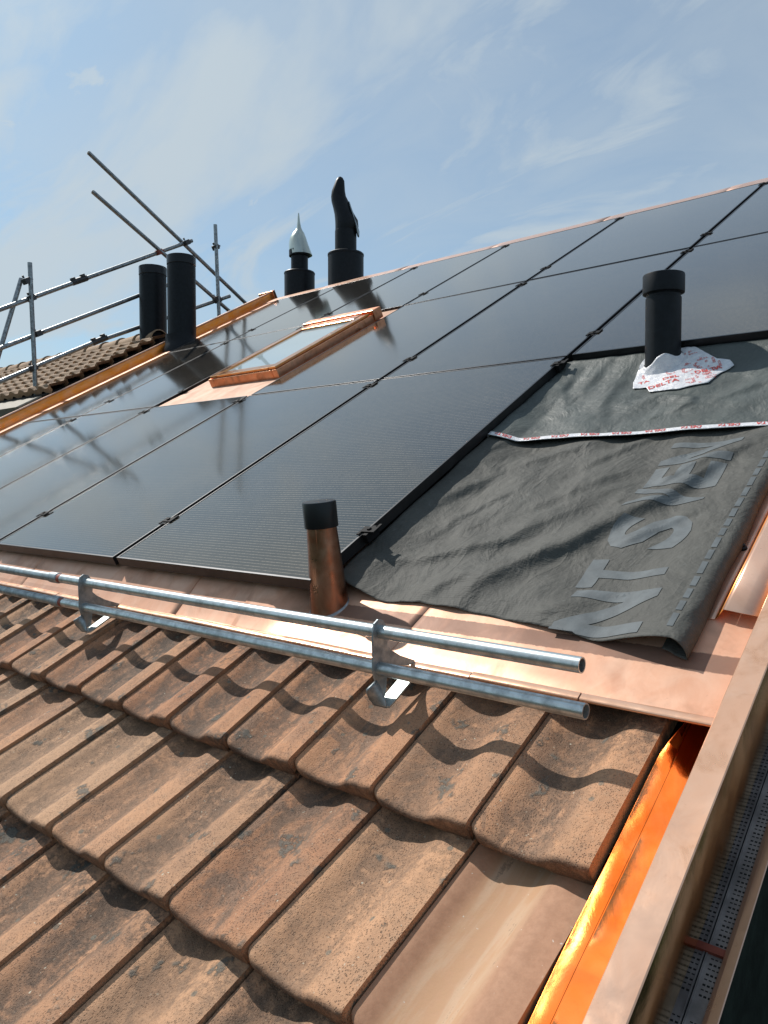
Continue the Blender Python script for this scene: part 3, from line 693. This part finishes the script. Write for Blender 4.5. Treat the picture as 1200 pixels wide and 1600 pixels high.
# ------------------------------------------------------------------ membrane
def segdist(p, a, b):
    ax, ay = a; bx, by = b; dx, dy = bx-ax, by-ay; t = max(0, min(1, ((p[0]-ax)*dx+(p[1]-ay)*dy)/(dx*dx+dy*dy)))
    cx, cy = ax+dx*t, ay+dy*t; d = math.hypot(p[0]-cx, p[1]-cy); s = (dx*(p[1]-ay)-dy*(p[0]-ax)); return d*(1 if s > 0 else -1)
F1 = [([(-1.62, 1.46), (-1.41, 1.537), (-1.218, 1.648), (-1.146, 1.766), (-1.05, 1.90)], .016, .045), ([(-1.22, 1.25), (-1.19, 1.41), (-1.096, 1.539), (-.989, 1.651), (-.962, 1.723), (-.848, 1.874), (-.762, 2.07), (-.652, 2.276), (-.6, 2.35)], .024, .045),
      ([(-.93, 1.93), (-.793, 2.112), (-.659, 2.233)], .014, .04), ([(-1.33, 1.76), (-1.144, 1.947), (-1.044, 2.076), (-.907, 2.16)], .012, .05), ([(-1.65, 2.05), (-1.62, 2.2), (-1.56, 2.38)], .012, .03),
      ([(-1.62, 1.75), (-1.58, 1.9), (-1.47, 2.12)], .012, .035), ([(-1.5, 1.62), (-1.46, 1.78), (-1.33, 2.0)], .009, .03), ([(-1.35, 1.32), (-1.3, 1.42), (-1.2, 1.48)], .010, .04), ([(-.98, 1.28), (-.92, 1.36), (-.8, 1.42)], .008, .035),
      ([(-.9, 1.62), (-.78, 1.75), (-.66, 1.9)], .009, .035), ([(-1.5, 2.1), (-1.3, 2.25), (-1.1, 2.4)], .008, .04), ([(-1.2, 2.1), (-1.05, 2.3), (-.95, 2.42)], .008, .03)]
F2 = [([(-1.46, 2.75), (-1.462, 2.95), (-1.40, 3.3)], .014, .05), ([(-1.43, 2.55), (-1.56, 2.8), (-1.60, 3.2)], .010, .04), ([(-1.022, 2.5), (-.95, 2.561), (-.96, 2.62), (-1.077, 2.669), (-1.2, 2.64)], .012, .03), ([(-1.25, 2.45), (-1.3, 2.6), (-1.33, 2.9), (-1.3, 3.3)], .013, .05),
      ([(-.95, 3.1), (-.8, 3.2), (-.6, 3.22)], .012, .04), ([(-.85, 3.32), (-.8, 3.2), (-.72, 3.15)], .01, .02), ([(-1.55, 3.3), (-1.3, 3.27), (-1.1, 3.31), (-.9, 3.27), (-.7, 3.3)], .012, .02), ([(-.9, 2.55), (-.75, 2.7), (-.6, 2.72)], .01, .04), ([(-1.2, 3.36), (-1.17, 3.2), (-1.22, 3.05)], .010, .03)]
from mathutils import noise as mn
def field(F, u, v):
    h = 0
    for pts, A, sg in F:
        d = 9
        for a, b in zip(pts, pts[1:]):
            q = segdist((u, v), a, b)
            if abs(q) < abs(d): d = q
        # steep on the low side, gentle on the upper side
        s = sg*(0.55 if d < 0 else 1.5)
        e0 = math.hypot(u-pts[0][0], v-pts[0][1]); e1 = math.hypot(u-pts[-1][0], v-pts[-1][1]); L = math.hypot(pts[0][0]-pts[-1][0], pts[0][1]-pts[-1][1])
        tp_ = min(1, e0/(0.35*L)+0.15)*min(1, e1/(0.35*L)+0.15)
        h += A*tp_*math.exp(-(d/s)**2)
    h += 0.010*mn.noise(Vector((u*5+v*1.5, v*4, 3.3)))+0.006*mn.noise(Vector((u*9-v*5, v*6+u*3, 9.3)))+0.0035*mn.noise(Vector((u*13, v*11, 7.7)))+0.0012*mn.noise(Vector((u*37, v*33, 1.7)))
    return h
def vfront(u):
    K = [(-1.68, 1.36), (-1.60, 1.335), (-1.451, 1.313), (-1.33, 1.327), (-1.224, 1.320), (-1.096, 1.315), (-.9, 1.290), (-.759, 1.266), (-.671, 1.262), (-.5, 1.262)]
    for (a, x), (b, y) in zip(K, K[1:]):
        if u <= b: return x+(y-x)*(u-a)/(b-a)
    return K[-1][1]
RC = -0.590
def mem_low(u, v):
    e = max(0, min(1, (u+0.80)/0.2)); e = e*e*(3-2*e)
    f = max(0, 1-(v-vfront(u))/0.08)
    k = 1 if v > 1.3 else 1
    side = max(0, min(1, (u+1.66)/0.1))
    return -0.092 + field(F1, u, v)*1.0*(1-0.6*e)*(0.3+0.7*side) + 0.036*e*(1-0.35*max(0, min(1, (v-1.5)/0.9))) - 0.008*f*(1-e) + 0.050*max(0, 1-(u+1.655)/0.18)**1.5
mem = thing('roofing_membrane', (-1.1, 1.8, -0.08), 'dark grey wrinkled roofing sheet with pale capital letters, its lower right edge curled', 'roofing membrane')
mm = Vector((-1.1, 1.8, -0.08)); mb = MB(); rows = []
NV = 150; us = [-1.652+(RC+1.652)*k/130 for k in range(131)]
for j in range(NV+1):
    t = j/NV; r = []
    for u in us:
        v0 = vfront(u); v = v0+(2.41-v0)*t; r.append((u, v, mem_low(u, v)))
    u, v, w = r[-1]; R = 0.034-0.008*min(1, t*1.5) + 0.002*math.sin(t*19)
    R = R if t < 0.9 else R
    for k in range(1, 19):
        a = math.radians(15*k*0.92)
        r.append((u+R*math.sin(a)*(0.95), v-0.012*math.sin(a)*(1-t), max(w-R*(1-math.cos(a)), -0.101)+ (0.004 if k > 13 else 0)))
    rows.append(r)
mb.grid(rows); mo = mb.build('lower_sheet', M_mem, mem, mm, smooth=180, solid=0.0016)
bv = BVHTree.FromPolygons([tuple(p) for p in mb.v], mb.f)
lt = MB()
for chh, v0, wd, u0, hh in (('N', 1.278, .170, -.672, .225), ('T', 1.462, .125, -.688, .222), ('S', 1.640, .165, -.692, .225), ('V', 1.845, .135, -.715, .215), ('E', 1.985, .125, -.705, .215), ('N', 2.125, .160, -.700, .22)):
    lettering(lt, chh, (u0, v0), (0, 1), (-1, 0), hh, wd, 0.035, bv, 0.0022, 0.012)
v = 1.30; k = 0
while v < 2.4:
    L = 0.035+0.02*random.random(); rr = []
    for j in range(5):
        vv = v+L*j/4; rr.append([(-.612+x, vv, bv.ray_cast(Vector((-.612+x, vv, 1)), Vector((0, 0, -1)))[0].z+0.0020) for x in (0, .005, .010, .014)])
    lt.grid(rr); v += L+0.012
lt.build('printed_lettering', M_print, mem, mm, merge=False)
up = thing('roofing_membrane', (-1.1, 2.9, -0.08), 'smooth grey-green roofing sheet around the foot of the black flue pipe', 'roofing membrane'); um = Vector((-1.1, 2.9, -0.08))
def mem_up(u, v):
    fl = math.exp(-(((u+1.19)**2+(v-2.955)**2)/0.02))
    return -0.082+field(F2, u, v)*(1-fl)*(0.35+0.65*min(1, max(0, (v-2.34)/0.15))) *max(0.25, min(1, (3.10-v)/0.2)) + 0.040*max(0, min(1, (v-2.88)/0.18))**1.3 + 0.040*max(0, 1-(u+1.655)/0.12)*max(0, min(1, (3.05-v)/.2))
mb = MB(); rows = []
for j in range(121):
    v = 2.345+(3.078-2.345)*j/120
    rows.append([(-1.651+1.191*k/150, v+(0.002*math.sin((k/150)*9)+0.05*(k/150-.55))*(1-j/120), mem_up(-1.651+1.191*k/150, v)+(0.010 if j < 6 else .004)*0+0.012) for k in range(151)])
mb.grid(rows); mb.build('upper_sheet', M_mem2, up, um, smooth=180, solid=0.0014)
bu = BVHTree.FromPolygons([tuple(p) for p in mb.v], mb.f)
def hu(u, v):
    h = bu.ray_cast(Vector((u, v, 1)), Vector((0, 0, -1))); return h[0].z if h[0] else -0.075
tp = MB(); rows = []
for j in range(4):
    rows.append([(-1.66+1.2*k/120, 2.344+0.0088*j+0.002*math.sin(k/120*9)+0.05*(k/120-.55), hu(-1.66+1.2*k/120, 2.3525+0.0080*j+0.002*math.sin(k/120*9)+0.05*(k/120-.55))+0.0025) for k in range(121)])
tp.grid(rows); tp.build('edge_tape', M_paper, up, um, smooth=180, solid=0.0008)
bt = BVHTree.FromPolygons([tuple(p) for p in tp.v], tp.f)
u = -0.5
while u > -1.62:
    tl = MB()
    lettering(tl, 'DELTA', (u, 2.3665+0.002*math.sin((u+1.66)/1.2*9)+0.05*((u+1.66)/1.2-.55)), (-1, 0), (0, -1), 0.0165, 0.072, 0.02, bt, 0.0016, 0.02); u -= 0.118
    tl.build('printed_word', M_redink, up, um, merge=False)

# ------------------------------------------------------------------ flue pipe with tape patch
FB = Vector((-1.192, 2.965, -0.10))
fp = thing('flue_pipe', FB, 'single black flue pipe with a wider cap rising through the grey membrane', 'flue pipe')
mb = MB(); mb.lathe(FB, UP, [(-.05, .0705), (.318, .0705), (.320, .067), (.330, .067), (.332, .0705), (.348, .0705)], 40, (False, True)); mb.build('pipe', M_black, fp, FB, smooth=35)
mb = MB(); mb.lathe(FB, UP, [(.334, .073), (.337, .082), (.341, .0825), (.408, .0825), (.413, .081), (.415, .076), (.415, .071), (.38, .069)], 40, (False, True)); mb.build('cap', M_black, fp, FB, smooth=35)
pt = thing('tape_patch', FB + Vector((0.1, -0.1, 0.01)), 'crumpled white sealing tape with red writing around the foot of the flue pipe', 'sealing tape'); pb = FB + Vector((0.1, -0.1, 0.01))
pc = [(-1.262, 2.835), (-1.275, 2.93), (-1.24, 3.03), (-1.18, 3.06), (-1.10, 3.085), (-1.03, 3.02), (-.969, 2.964), (-.918, 2.952), (-.895, 2.915), (-.932, 2.865), (-.945, 2.76), (-1.04, 2.718), (-1.155, 2.722), (-1.183, 2.765), (-1.235, 2.762)]
mb = MB(); n = len(pc)*6; cx, cy = FB.x, FB.y
def pat_pt(k, t):
    q = (k/6) % len(pc); i = int(q); fr_ = q-i; a = pc[i]; b = pc[(i+1) % len(pc)]
    ox, oy = a[0]+(b[0]-a[0])*fr_, a[1]+(b[1]-a[1])*fr_
    an = math.atan2(oy-cy, ox-cx); hgt = 0.055+0.03*math.cos(an+0.2)+0.012*math.sin(4*an)
    ce = FB+UP*hgt; ix, iy = ce.x+0.0735*math.cos(an), ce.y+0.0735*math.sin(an)*1.0
    # inner ring on the pipe wall
    iw = ce.z - (iy-ce.y)*UP.y/UP.z*0.9
    fx, fy = FB.x+0.088*math.cos(an), FB.y+0.088*math.sin(an)+0.012
    fw = hu(fx, fy)+0.006
    if t < 0.3:
        s = t/0.3; x, y, w = ix+(fx-ix)*s, iy+(fy-iy)*s, iw+(fw-iw)*s; w += 0.004*mn.noise(Vector((x*40, y*40, w*40)))
    else:
        s = (t-0.3)/0.7; x, y = fx+(ox-fx)*s, fy+(oy-fy)*s; w = hu(x, y)+0.005+0.006*(1-s)*0.5+0.005*abs(mn.noise(Vector((x*22, y*22, 0.3))))
    return (x, y, w)
rows = [[pat_pt(k, t/24) for k in range(n)] for t in range(25)]
mb.grid(rows, 0, True); mb.build('tape', M_paper, pt, pb, smooth=30, solid=0.0008)
bp = BVHTree.FromPolygons([tuple(p) for p in mb.v], mb.f)
tl = MB(); R2 = random.Random(5)
def word(u, v, ang, h, s='DELTA'):
    c, s_ = math.cos(ang), math.sin(ang); lettering(tl, s, (u, v), (c, s_), (-s_, c), h, None, 0.02, bp, 0.0020, 0.012)
for args in ((-1.165, 2.742, 0.42, .028), (-1.13, 2.808, 0.42, .026, 'DEL'), (-1.225, 2.80, 0.5, .024, 'TA'), (-1.02, 2.855, 0.5, .024)):
    tl = MB(); word(*args); tl.build('printed_word', M_redink, pt, pb, merge=False)
tl = MB()
for k in range(48):
    while True:
        u, v = R2.uniform(-1.22, -.93), R2.uniform(2.74, 3.03)
        d = math.hypot(u-cx, v-cy)
        if v < 2.85 and u < -1.04: continue
        if bp.ray_cast(Vector((u, v, 1)), Vector((0, 0, -1)))[0] and d > 0.095 and bp.ray_cast(Vector((u+.025, v+.012, 1)), Vector((0, 0, -1)))[0] and bp.ray_cast(Vector((u-.01, v+.015, 1)), Vector((0, 0, -1)))[0]: break
    word(u, v, R2.choice((0.5, 0.5, 2.0, -0.9)), R2.uniform(.006, .010), R2.choice(('DELTA', 'DELTA', 'TA', 'EL')))
tl.build('red_print', M_redink, pt, pb, merge=False)

# ------------------------------------------------------------------ copper vent pipe
CB = Vector((-1.640, 1.262, -0.112)); AX = (UP*0.72 + Vector((0, 0, 1))*0.28).normalized()
cp = thing('vent_pipe', CB, 'short tapered copper vent pipe with black cap standing on the copper flashing', 'vent pipe')
mb = MB(); mb.lathe(CB, AX, [(-.02, .0615), (0, .0595), (.10, .0540), (.27, .0450), (.31, .0445)], 48, (False, True))
mb.build('pipe', M_cuold, cp, CB, smooth=40)
mb = MB(); 
e = Vector((0.35, -0.94, 0)).normalized(); 
mb.tube(CB+e*0.0580+AX*0.0, CB+e*0.0475+AX*0.28, 0.0022, 8); mb.build('seam', M_cuold, cp, CB, smooth=40)
mb = MB(); mb.lathe(CB+AX*0.252, AX, [(0, .048), (.001, .0515), (.074, .0515), (.079, .0495), (.080, .044)], 48, (False, True)); mb.build('cap', M_cap, cp, CB, smooth=40)
mb = MB(); rows = []
for k in range(48):
    a = 2*math.pi*k/48; rr = 0.071+0.003*math.sin(9*a)+0.002*math.sin(17*a)
    rows.append([(CB.x+x*math.cos(a), CB.y+x*math.sin(a)*1.03+0.0, CB.z+w) for x, w in ((0.054, .012), (0.0595, .010), (0.065, .0055), (rr, .0015), (rr+.004, -0.001))])
rows.append(rows[0]); mb.grid(rows); mb.build('solder_collar', M_lead, cp, CB, smooth=60)

# ------------------------------------------------------------------ snow guard
sg = thing('snow_guard', (-2.6, 0.95, -0.12), 'two tube galvanised snow guard on brackets above the top row of brown tiles', 'snow guard'); sb = Vector((-2.6, .95, -.12))
PU, PL = Vector((0, 1.038, .034)), Vector((0, .992, -.042))
def atu(p, u): return Vector((u, p.y, p.z))
for P, ue, uj in ((PU, -0.675, -2.82), (PL, -0.664, -2.80)):
    mb = MB(); mb.tube(atu(P, uj), atu(P, ue), 0.0165, 28, 0, 0.0028); mb.build('pipe', M_galv, sg, sb, smooth=40)
    mb = MB(); mb.tube(atu(P, -6.5), atu(P, uj-0.01), 0.0165, 24); mb.build('pipe', M_galvd, sg, sb, smooth=40)
    mb = MB(); mb.lathe(atu(P, uj-0.075), (1, 0, 0), [(0, .017), (.003, .0205), (.060, .0205), (.064, .017)], 24); mb.build('coupling', M_galvd, sg, sb, smooth=40)
    mb = MB(); mb.lathe(atu(P, uj-0.011), (1, 0, 0), [(0, .0172), (.022, .0172)], 24); mb.build('rust_ring', M_red, sg, sb, smooth=40)
def bracket(u):
    pl = MB()
    poly = [(.949, -.106), (.955, -.085), (.962, -.060), (.968, -.030), (.985, 0.0), (1.000, .03), (1.012, .052), (1.026, .067), (1.043, .068), (1.056, .056), (1.060, .036), (1.055, .015), (1.040, -.008), (1.048, -.030), (1.068, -.062), (1.092, -.090), (1.108, -.108), (1.104, -.114), (1.082, -.104), (1.056, -.082), (1.030, -.066), (1.014, -.064), (1.000, -.078), (.985, -.098), (.975, -.112)]
    pl.prism(poly, 0, u-.0025, u+.0025)
    pl.build('plate', M_galvd, sg, sb, bevel=0.0008)
    st = MB(); rows = []
    # strap lying on the tile, bent up and twisted into the plate at its front
    cl = [(1.20, -.116, 0), (1.12, -.116, 0), (1.04, -.117, 0), (.965, -.118, 0), (.948, -.117, 0), (.940, -.110, 0)]
    for v, w, _ in cl: rows.append([(u-.006, v, w), (u+.034, v, w)])
    st.grid(rows); st.build('strap', M_galvl, sg, sb, solid=0.005, bevel=0.0006)
    tw = MB(); rows = []
    for k in range(11):
        t = k/10; a = math.radians(90*t**1.3); hw = 0.020-0.002*t
        c = Vector((u+.014*(1-t), .939+.010*t, -.112+.055*t)); d = Vector((math.cos(a), math.sin(a)*0.9, math.sin(a)*0.25)); d = Vector((math.cos(a), math.sin(a), 0)).normalized()
        rows.append([c-d*hw, c-d*hw*.3, c+d*hw*.3, c+d*hw])
    tw.grid(rows); tw.build('twisted_foot', M_galvd, sg, sb, smooth=60, solid=0.005)
for u in (-1.200, -2.625, -4.05, -5.45): bracket(u)

# ------------------------------------------------------------------ big pipes and chimneys
def bigpipe(base, h, r, label, grp=None, slope=False):
    t = thing('vent_pipe', base, label, 'vent pipe', grp); B = Vector(base)
    m1 = MB(); m1.lathe(B, UP, [(-.35, r), (h-.115, r), (h-.112, r-.004), (h-.10, r-.004), (h-.098, r)], 40, (False, True)); m1.build('pipe', M_black, t, B, smooth=35)
    m2 = MB(); m2.lathe(B, UP, [(h-.099, r+.001), (h-.097, r+.0035), (h-.006, r+.0035), (h, r+.002), (h, r-.01), (h-.05, r-.012)], 40, (False, True)); m2.build('collar', M_cap, t, B, smooth=35)
    return t
p2 = bigpipe((-7.52, 5.27, -0.05), 1.03, .160, 'taller and nearer of the two wide black pipes at the left roof edge', 'wide black vent pipes')
mb = MB(); B2 = Vector((-7.52, 5.27, -0.05)); mb.lathe(B2, (UP*.6+Vector((0, 0, 1))*.4), [(-.06, .235), (0.0, .225), (.05, .185), (.10, .168), (.16, .161)], 36, (False, False)); mb.build('foot_collar', M_black, p2, B2, smooth=50)
bigpipe((-8.17, 5.26, -0.15), 1.13, .160, 'shorter wide black pipe beyond the orange copper upstand', 'wide black vent pipes')

def chim(basepx): pass
def loft(mb, base, secs, mi=0, n=20):
    # sections: (height, centre offset along u', half width, half depth)
    rows = []
    h1 = Vector((0.805, 0.59*CP, -0.59*SP)).normalized(); h2 = UP.cross(h1).normalized()
    for (h, off, a, b) in secs:
        c = Vector(base)+UP*h+h1*off
        rows.append([c+h1*a*math.cos(2*math.pi*k/n)+h2*b*math.sin(2*math.pi*k/n) for k in range(n)])
    mb.grid(rows, mi, True); mb.fan(rows[0], mi, True); mb.fan(rows[-1], mi)
# silver cowled chimney
C1 = Vector((-7.46, 7.30, -0.05)); s1 = 0.00826
c1 = thing('chimney_flue', C1, 'shorter black flue beyond the ridge with a pointed silver cowl', 'chimney flue')
mb = MB(); mb.lathe(C1, UP, [(-.4, .200), (.215, .200), (.22, .204), (.235, .204), (.245, .196), (.26, .13)], 36, (False, True)); mb.build('base_section', M_black, c1, C1, smooth=35)
mb = MB(); mb.lathe(C1, UP, [(.25, .112), (.45, .112), (.455, .138), (.53, .138), (.54, .120)], 32, (False, True)); mb.build('neck', M_black, c1, C1, smooth=35)
mb = MB(); loft(mb, C1, [(.47, .02, .150, .150), (.53, .004, .142, .14), (.61, -.012, .128, .125), (.70, -.018, .105, .10), (.76, -.012, .075, .07), (.79, -.008, .050, .045), (.83, -.006, .030, .03), (.90, -.008, .018, .03), (.98, -.010, .012, .02), (1.02, -.010, .007, .008)]); mb.build('cowl', M_hood, c1, C1, smooth=60)
C2 = Vector((-6.60, 7.28, -0.05)); 
c2 = thing('chimney_flue', C2, 'taller black flue beyond the ridge with a bent black cowl', 'chimney flue')
mb = MB(); mb.lathe(C2, UP, [(-.4, .222), (.29, .222), (.295, .226), (.315, .226), (.325, .215), (.33, .14)], 36, (False, True)); mb.build('base_section', M_black, c2, C2, smooth=35)
mb = MB(); mb.lathe(C2, UP, [(.32, .134), (.60, .134), (.605, .128)], 32, (False, True)); mb.build('neck', M_black, c2, C2, smooth=35)
mb = MB(); k2 = 0.0078
px = [(370, 519.5, 553), (362, 519.8, 557), (352, 519.5, 556), (342, 518.6, 550), (332, 516.5, 545), (322, 513.8, 541), (314, 513, 537), (306, 514, 535.5), (298, 517, 535), (290, 520, 534.5), (285, 523, 532), (283, 526, 529)]
secs = []
for y, x0, x1 in px:
    h = .60+(369-y)*k2; a = (x1-x0)/2*k2; off = ((x0+x1)/2-536.5)*k2
    secs.append((h, off, a, min(a*1.05, .15)*(0.75 if y < 330 else .95)))
loft(mb, C2, secs); mb.build('cowl', M_black, c2, C2, smooth=60)
mb = MB(); loft(mb, C2, [(.54, .155, .012, .06), (.60, .150, .020, .09), (.70, .125, .016, .10), (.85, .075, .012, .09), (.95, .045, .008, .05)]); mb.build('cowl_flap', M_galvd, c2, C2, smooth=60)

# ------------------------------------------------------------------ neighbouring roof
nb = thing('neighbouring_house', (-11, 4.5, 0), 'neighbouring house with a brown wavy tiled roof behind the scaffold', 'house'); nbb = Vector((-11, 4.5, 0))
mb = MB(); NE, NR, WN = 3.74, 5.32, 0.105; nc = 8; du = 0.075
uu = [-7.77-du*k*0.34 for k in range(300)]
for r in range(nc):
    v0 = NE+(NR-NE)*r/nc; v1 = NE+(NR-NE)*(r+1)/nc+0.02; rows = []
    for (v, w) in ((v0+.010, -.035), (v0, .030), (v0+.008, .036), ((v0+v1)/2, .016), (v1, 0.0)):
        rows.append([(u, v+random.uniform(-.001, .001), WN+w+0.024*max(-.45, math.cos(2*math.pi*u/0.235))) for u in uu])
    mb.grid(rows)
mb.build('tiled_roof', M_tilef, nb, nbb, smooth=50)
mb = MB(); u = -8.0
while u > -15.5:
    B = Vector((u-0.40, NR+0.02, WN-0.02)); rows = []
    for x, rr in ((0, .085), (.02, .095), (.36, .105), (.42, .115), (.43, .10)):
        rows.append([(B.x+x, B.y+rr*1.1*math.cos(a), B.z+rr*math.sin(a)) for a in [math.pi*j/10-0.25+0.5*0 for j in range(12)]])
    mb.grid(rows); u -= 0.40
mb.build('ridge_tiles', M_tilef, nb, nbb, smooth=50)
mb = MB(); mb.box(-15.6, -8.0, NE-0.30, NE+0.05, WN-0.14, WN-0.045); mb.build('eave_board', M_board, nb, nbb, bevel=.004)
mb = MB(); mb.box(-15.6, -7.88, NE-0.02, NR, WN-0.35, WN-0.035); 
q0 = Vector((0, NR+.02, WN-.03)); mb.quad((-15.6, q0.y, q0.z), (-8.0, q0.y, q0.z), Vector((-8.0, q0.y, q0.z))+dn*3, Vector((-15.6, q0.y, q0.z))+dn*3); mb.build('underlay', M_deck, nb, nbb)
mb = MB(); pw = RM @ Vector((0, NE, WN)); pw2 = RM @ Vector((0, NR, WN)); 
wbox(mb, -15.4, -8.0, pw.y+0.15, pw2.y+1.4, 0, pw.z-0.42); mb.build('wall', M_wall, nb, nbb)

# ------------------------------------------------------------------ scaffold
sc = thing('scaffolding', (-8.3, 4.5, 0), 'grey tube scaffolding with sloping handrails and two long crossing poles at the far left', 'scaffolding'); scb = Vector((-8.3, 4.5, 0)); UU = -8.3
def pole(a, b, name='rail', r=0.0242, du=0.0, m=None):
    mb = MB(); mb.tube((UU+du, a[0], a[1]), (UU+du, b[0], b[1]), r, 14, 0, 0.004); return mb.build(name, m or M_scaf, sc, scb, smooth=40)
def lin(a, b, v): return (v, a[1]+(b[1]-a[1])*(v-a[0])/(b[0]-a[0]))
pole((2.2, .985), (5.02, .985), 'rail'); pole((4.88, .985), (6.62, .975), 'rail', .0242, -.002)
pole((2.2, .655), (5.75, .60), 'rail'); pole((5.75, .597), (6.05, .590), 'rail', .0242, -.02)
pole((2.2, .345), (4.80, .315), 'rail'); pole((4.74, .312), (6.86, .17), 'rail', .0242, -.003)
def post(v, w0, w1, du=.055):
    c = (v, w0); L = w1-w0; return pole((v, w0), (v+L*SP/CP, w1), 'post', .0242, du)
def post_px(a, b, du): return pole(a, b, 'post', .0242, du)
post_px((3.70, -.10), (4.42, 1.32), .05); post_px((6.42, -.20), (7.04, 1.06), .05)
pole((5.75, 2.23), (7.25, -.22), 'brace', .0242, -.055); pole((5.52, 1.82), (6.9, -.27), 'brace', .0242, .04)
pole((4.30, 1.20), (3.0, -.10), 'brace', .0242, -.05)
def coupler(v, w, du=.03, m=None, big=1.0):
    mb = MB(); s = .034*big
    mb.box(UU+du-s*1.2, UU+du+s*1.2, v-s, v+s, w-s*.9, w+s*.9); mb.box(UU+du-s*.5, UU+du+s*.6, v+s, v+s*2.1, w-.01, w+.012); mb.lathe((UU+du, v-s*.4, w+s), (0, 0, 1), [(0, .012), (.03, .012)], 8)
    mb.build('coupler', m or M_scafc, sc, scb, bevel=.008)
for v, w in ((4.26, .985), (4.14, .63), (3.91, .325), (6.50, .975), (4.30, 1.16), (6.62, .185), (6.60, .21), (6.92, .80)): coupler(v, w)
coupler(6.06, .98, .02, M_red)
for v, w in ((4.90, .99), (4.80, .315)):
    mb = MB(); mb.tube((UU, v-.10, w), (UU, v+.10, w-.004), .034, 12); mb.box(UU-.03, UU+.03, v-.09, v-.05, w+.02, w+.05); mb.box(UU-.03, UU+.03, v+.04, v+.08, w+.02, w+.05); mb.build('coupler', M_scafc, sc, scb, bevel=.004)
mb = MB(); mb.box(UU+.05-.08, UU+.05+.08, 3.63, 3.79, -.105, -.095); mb.build('base_plate', M_scafc, sc, scb)
bpy.context.view_layer.update()
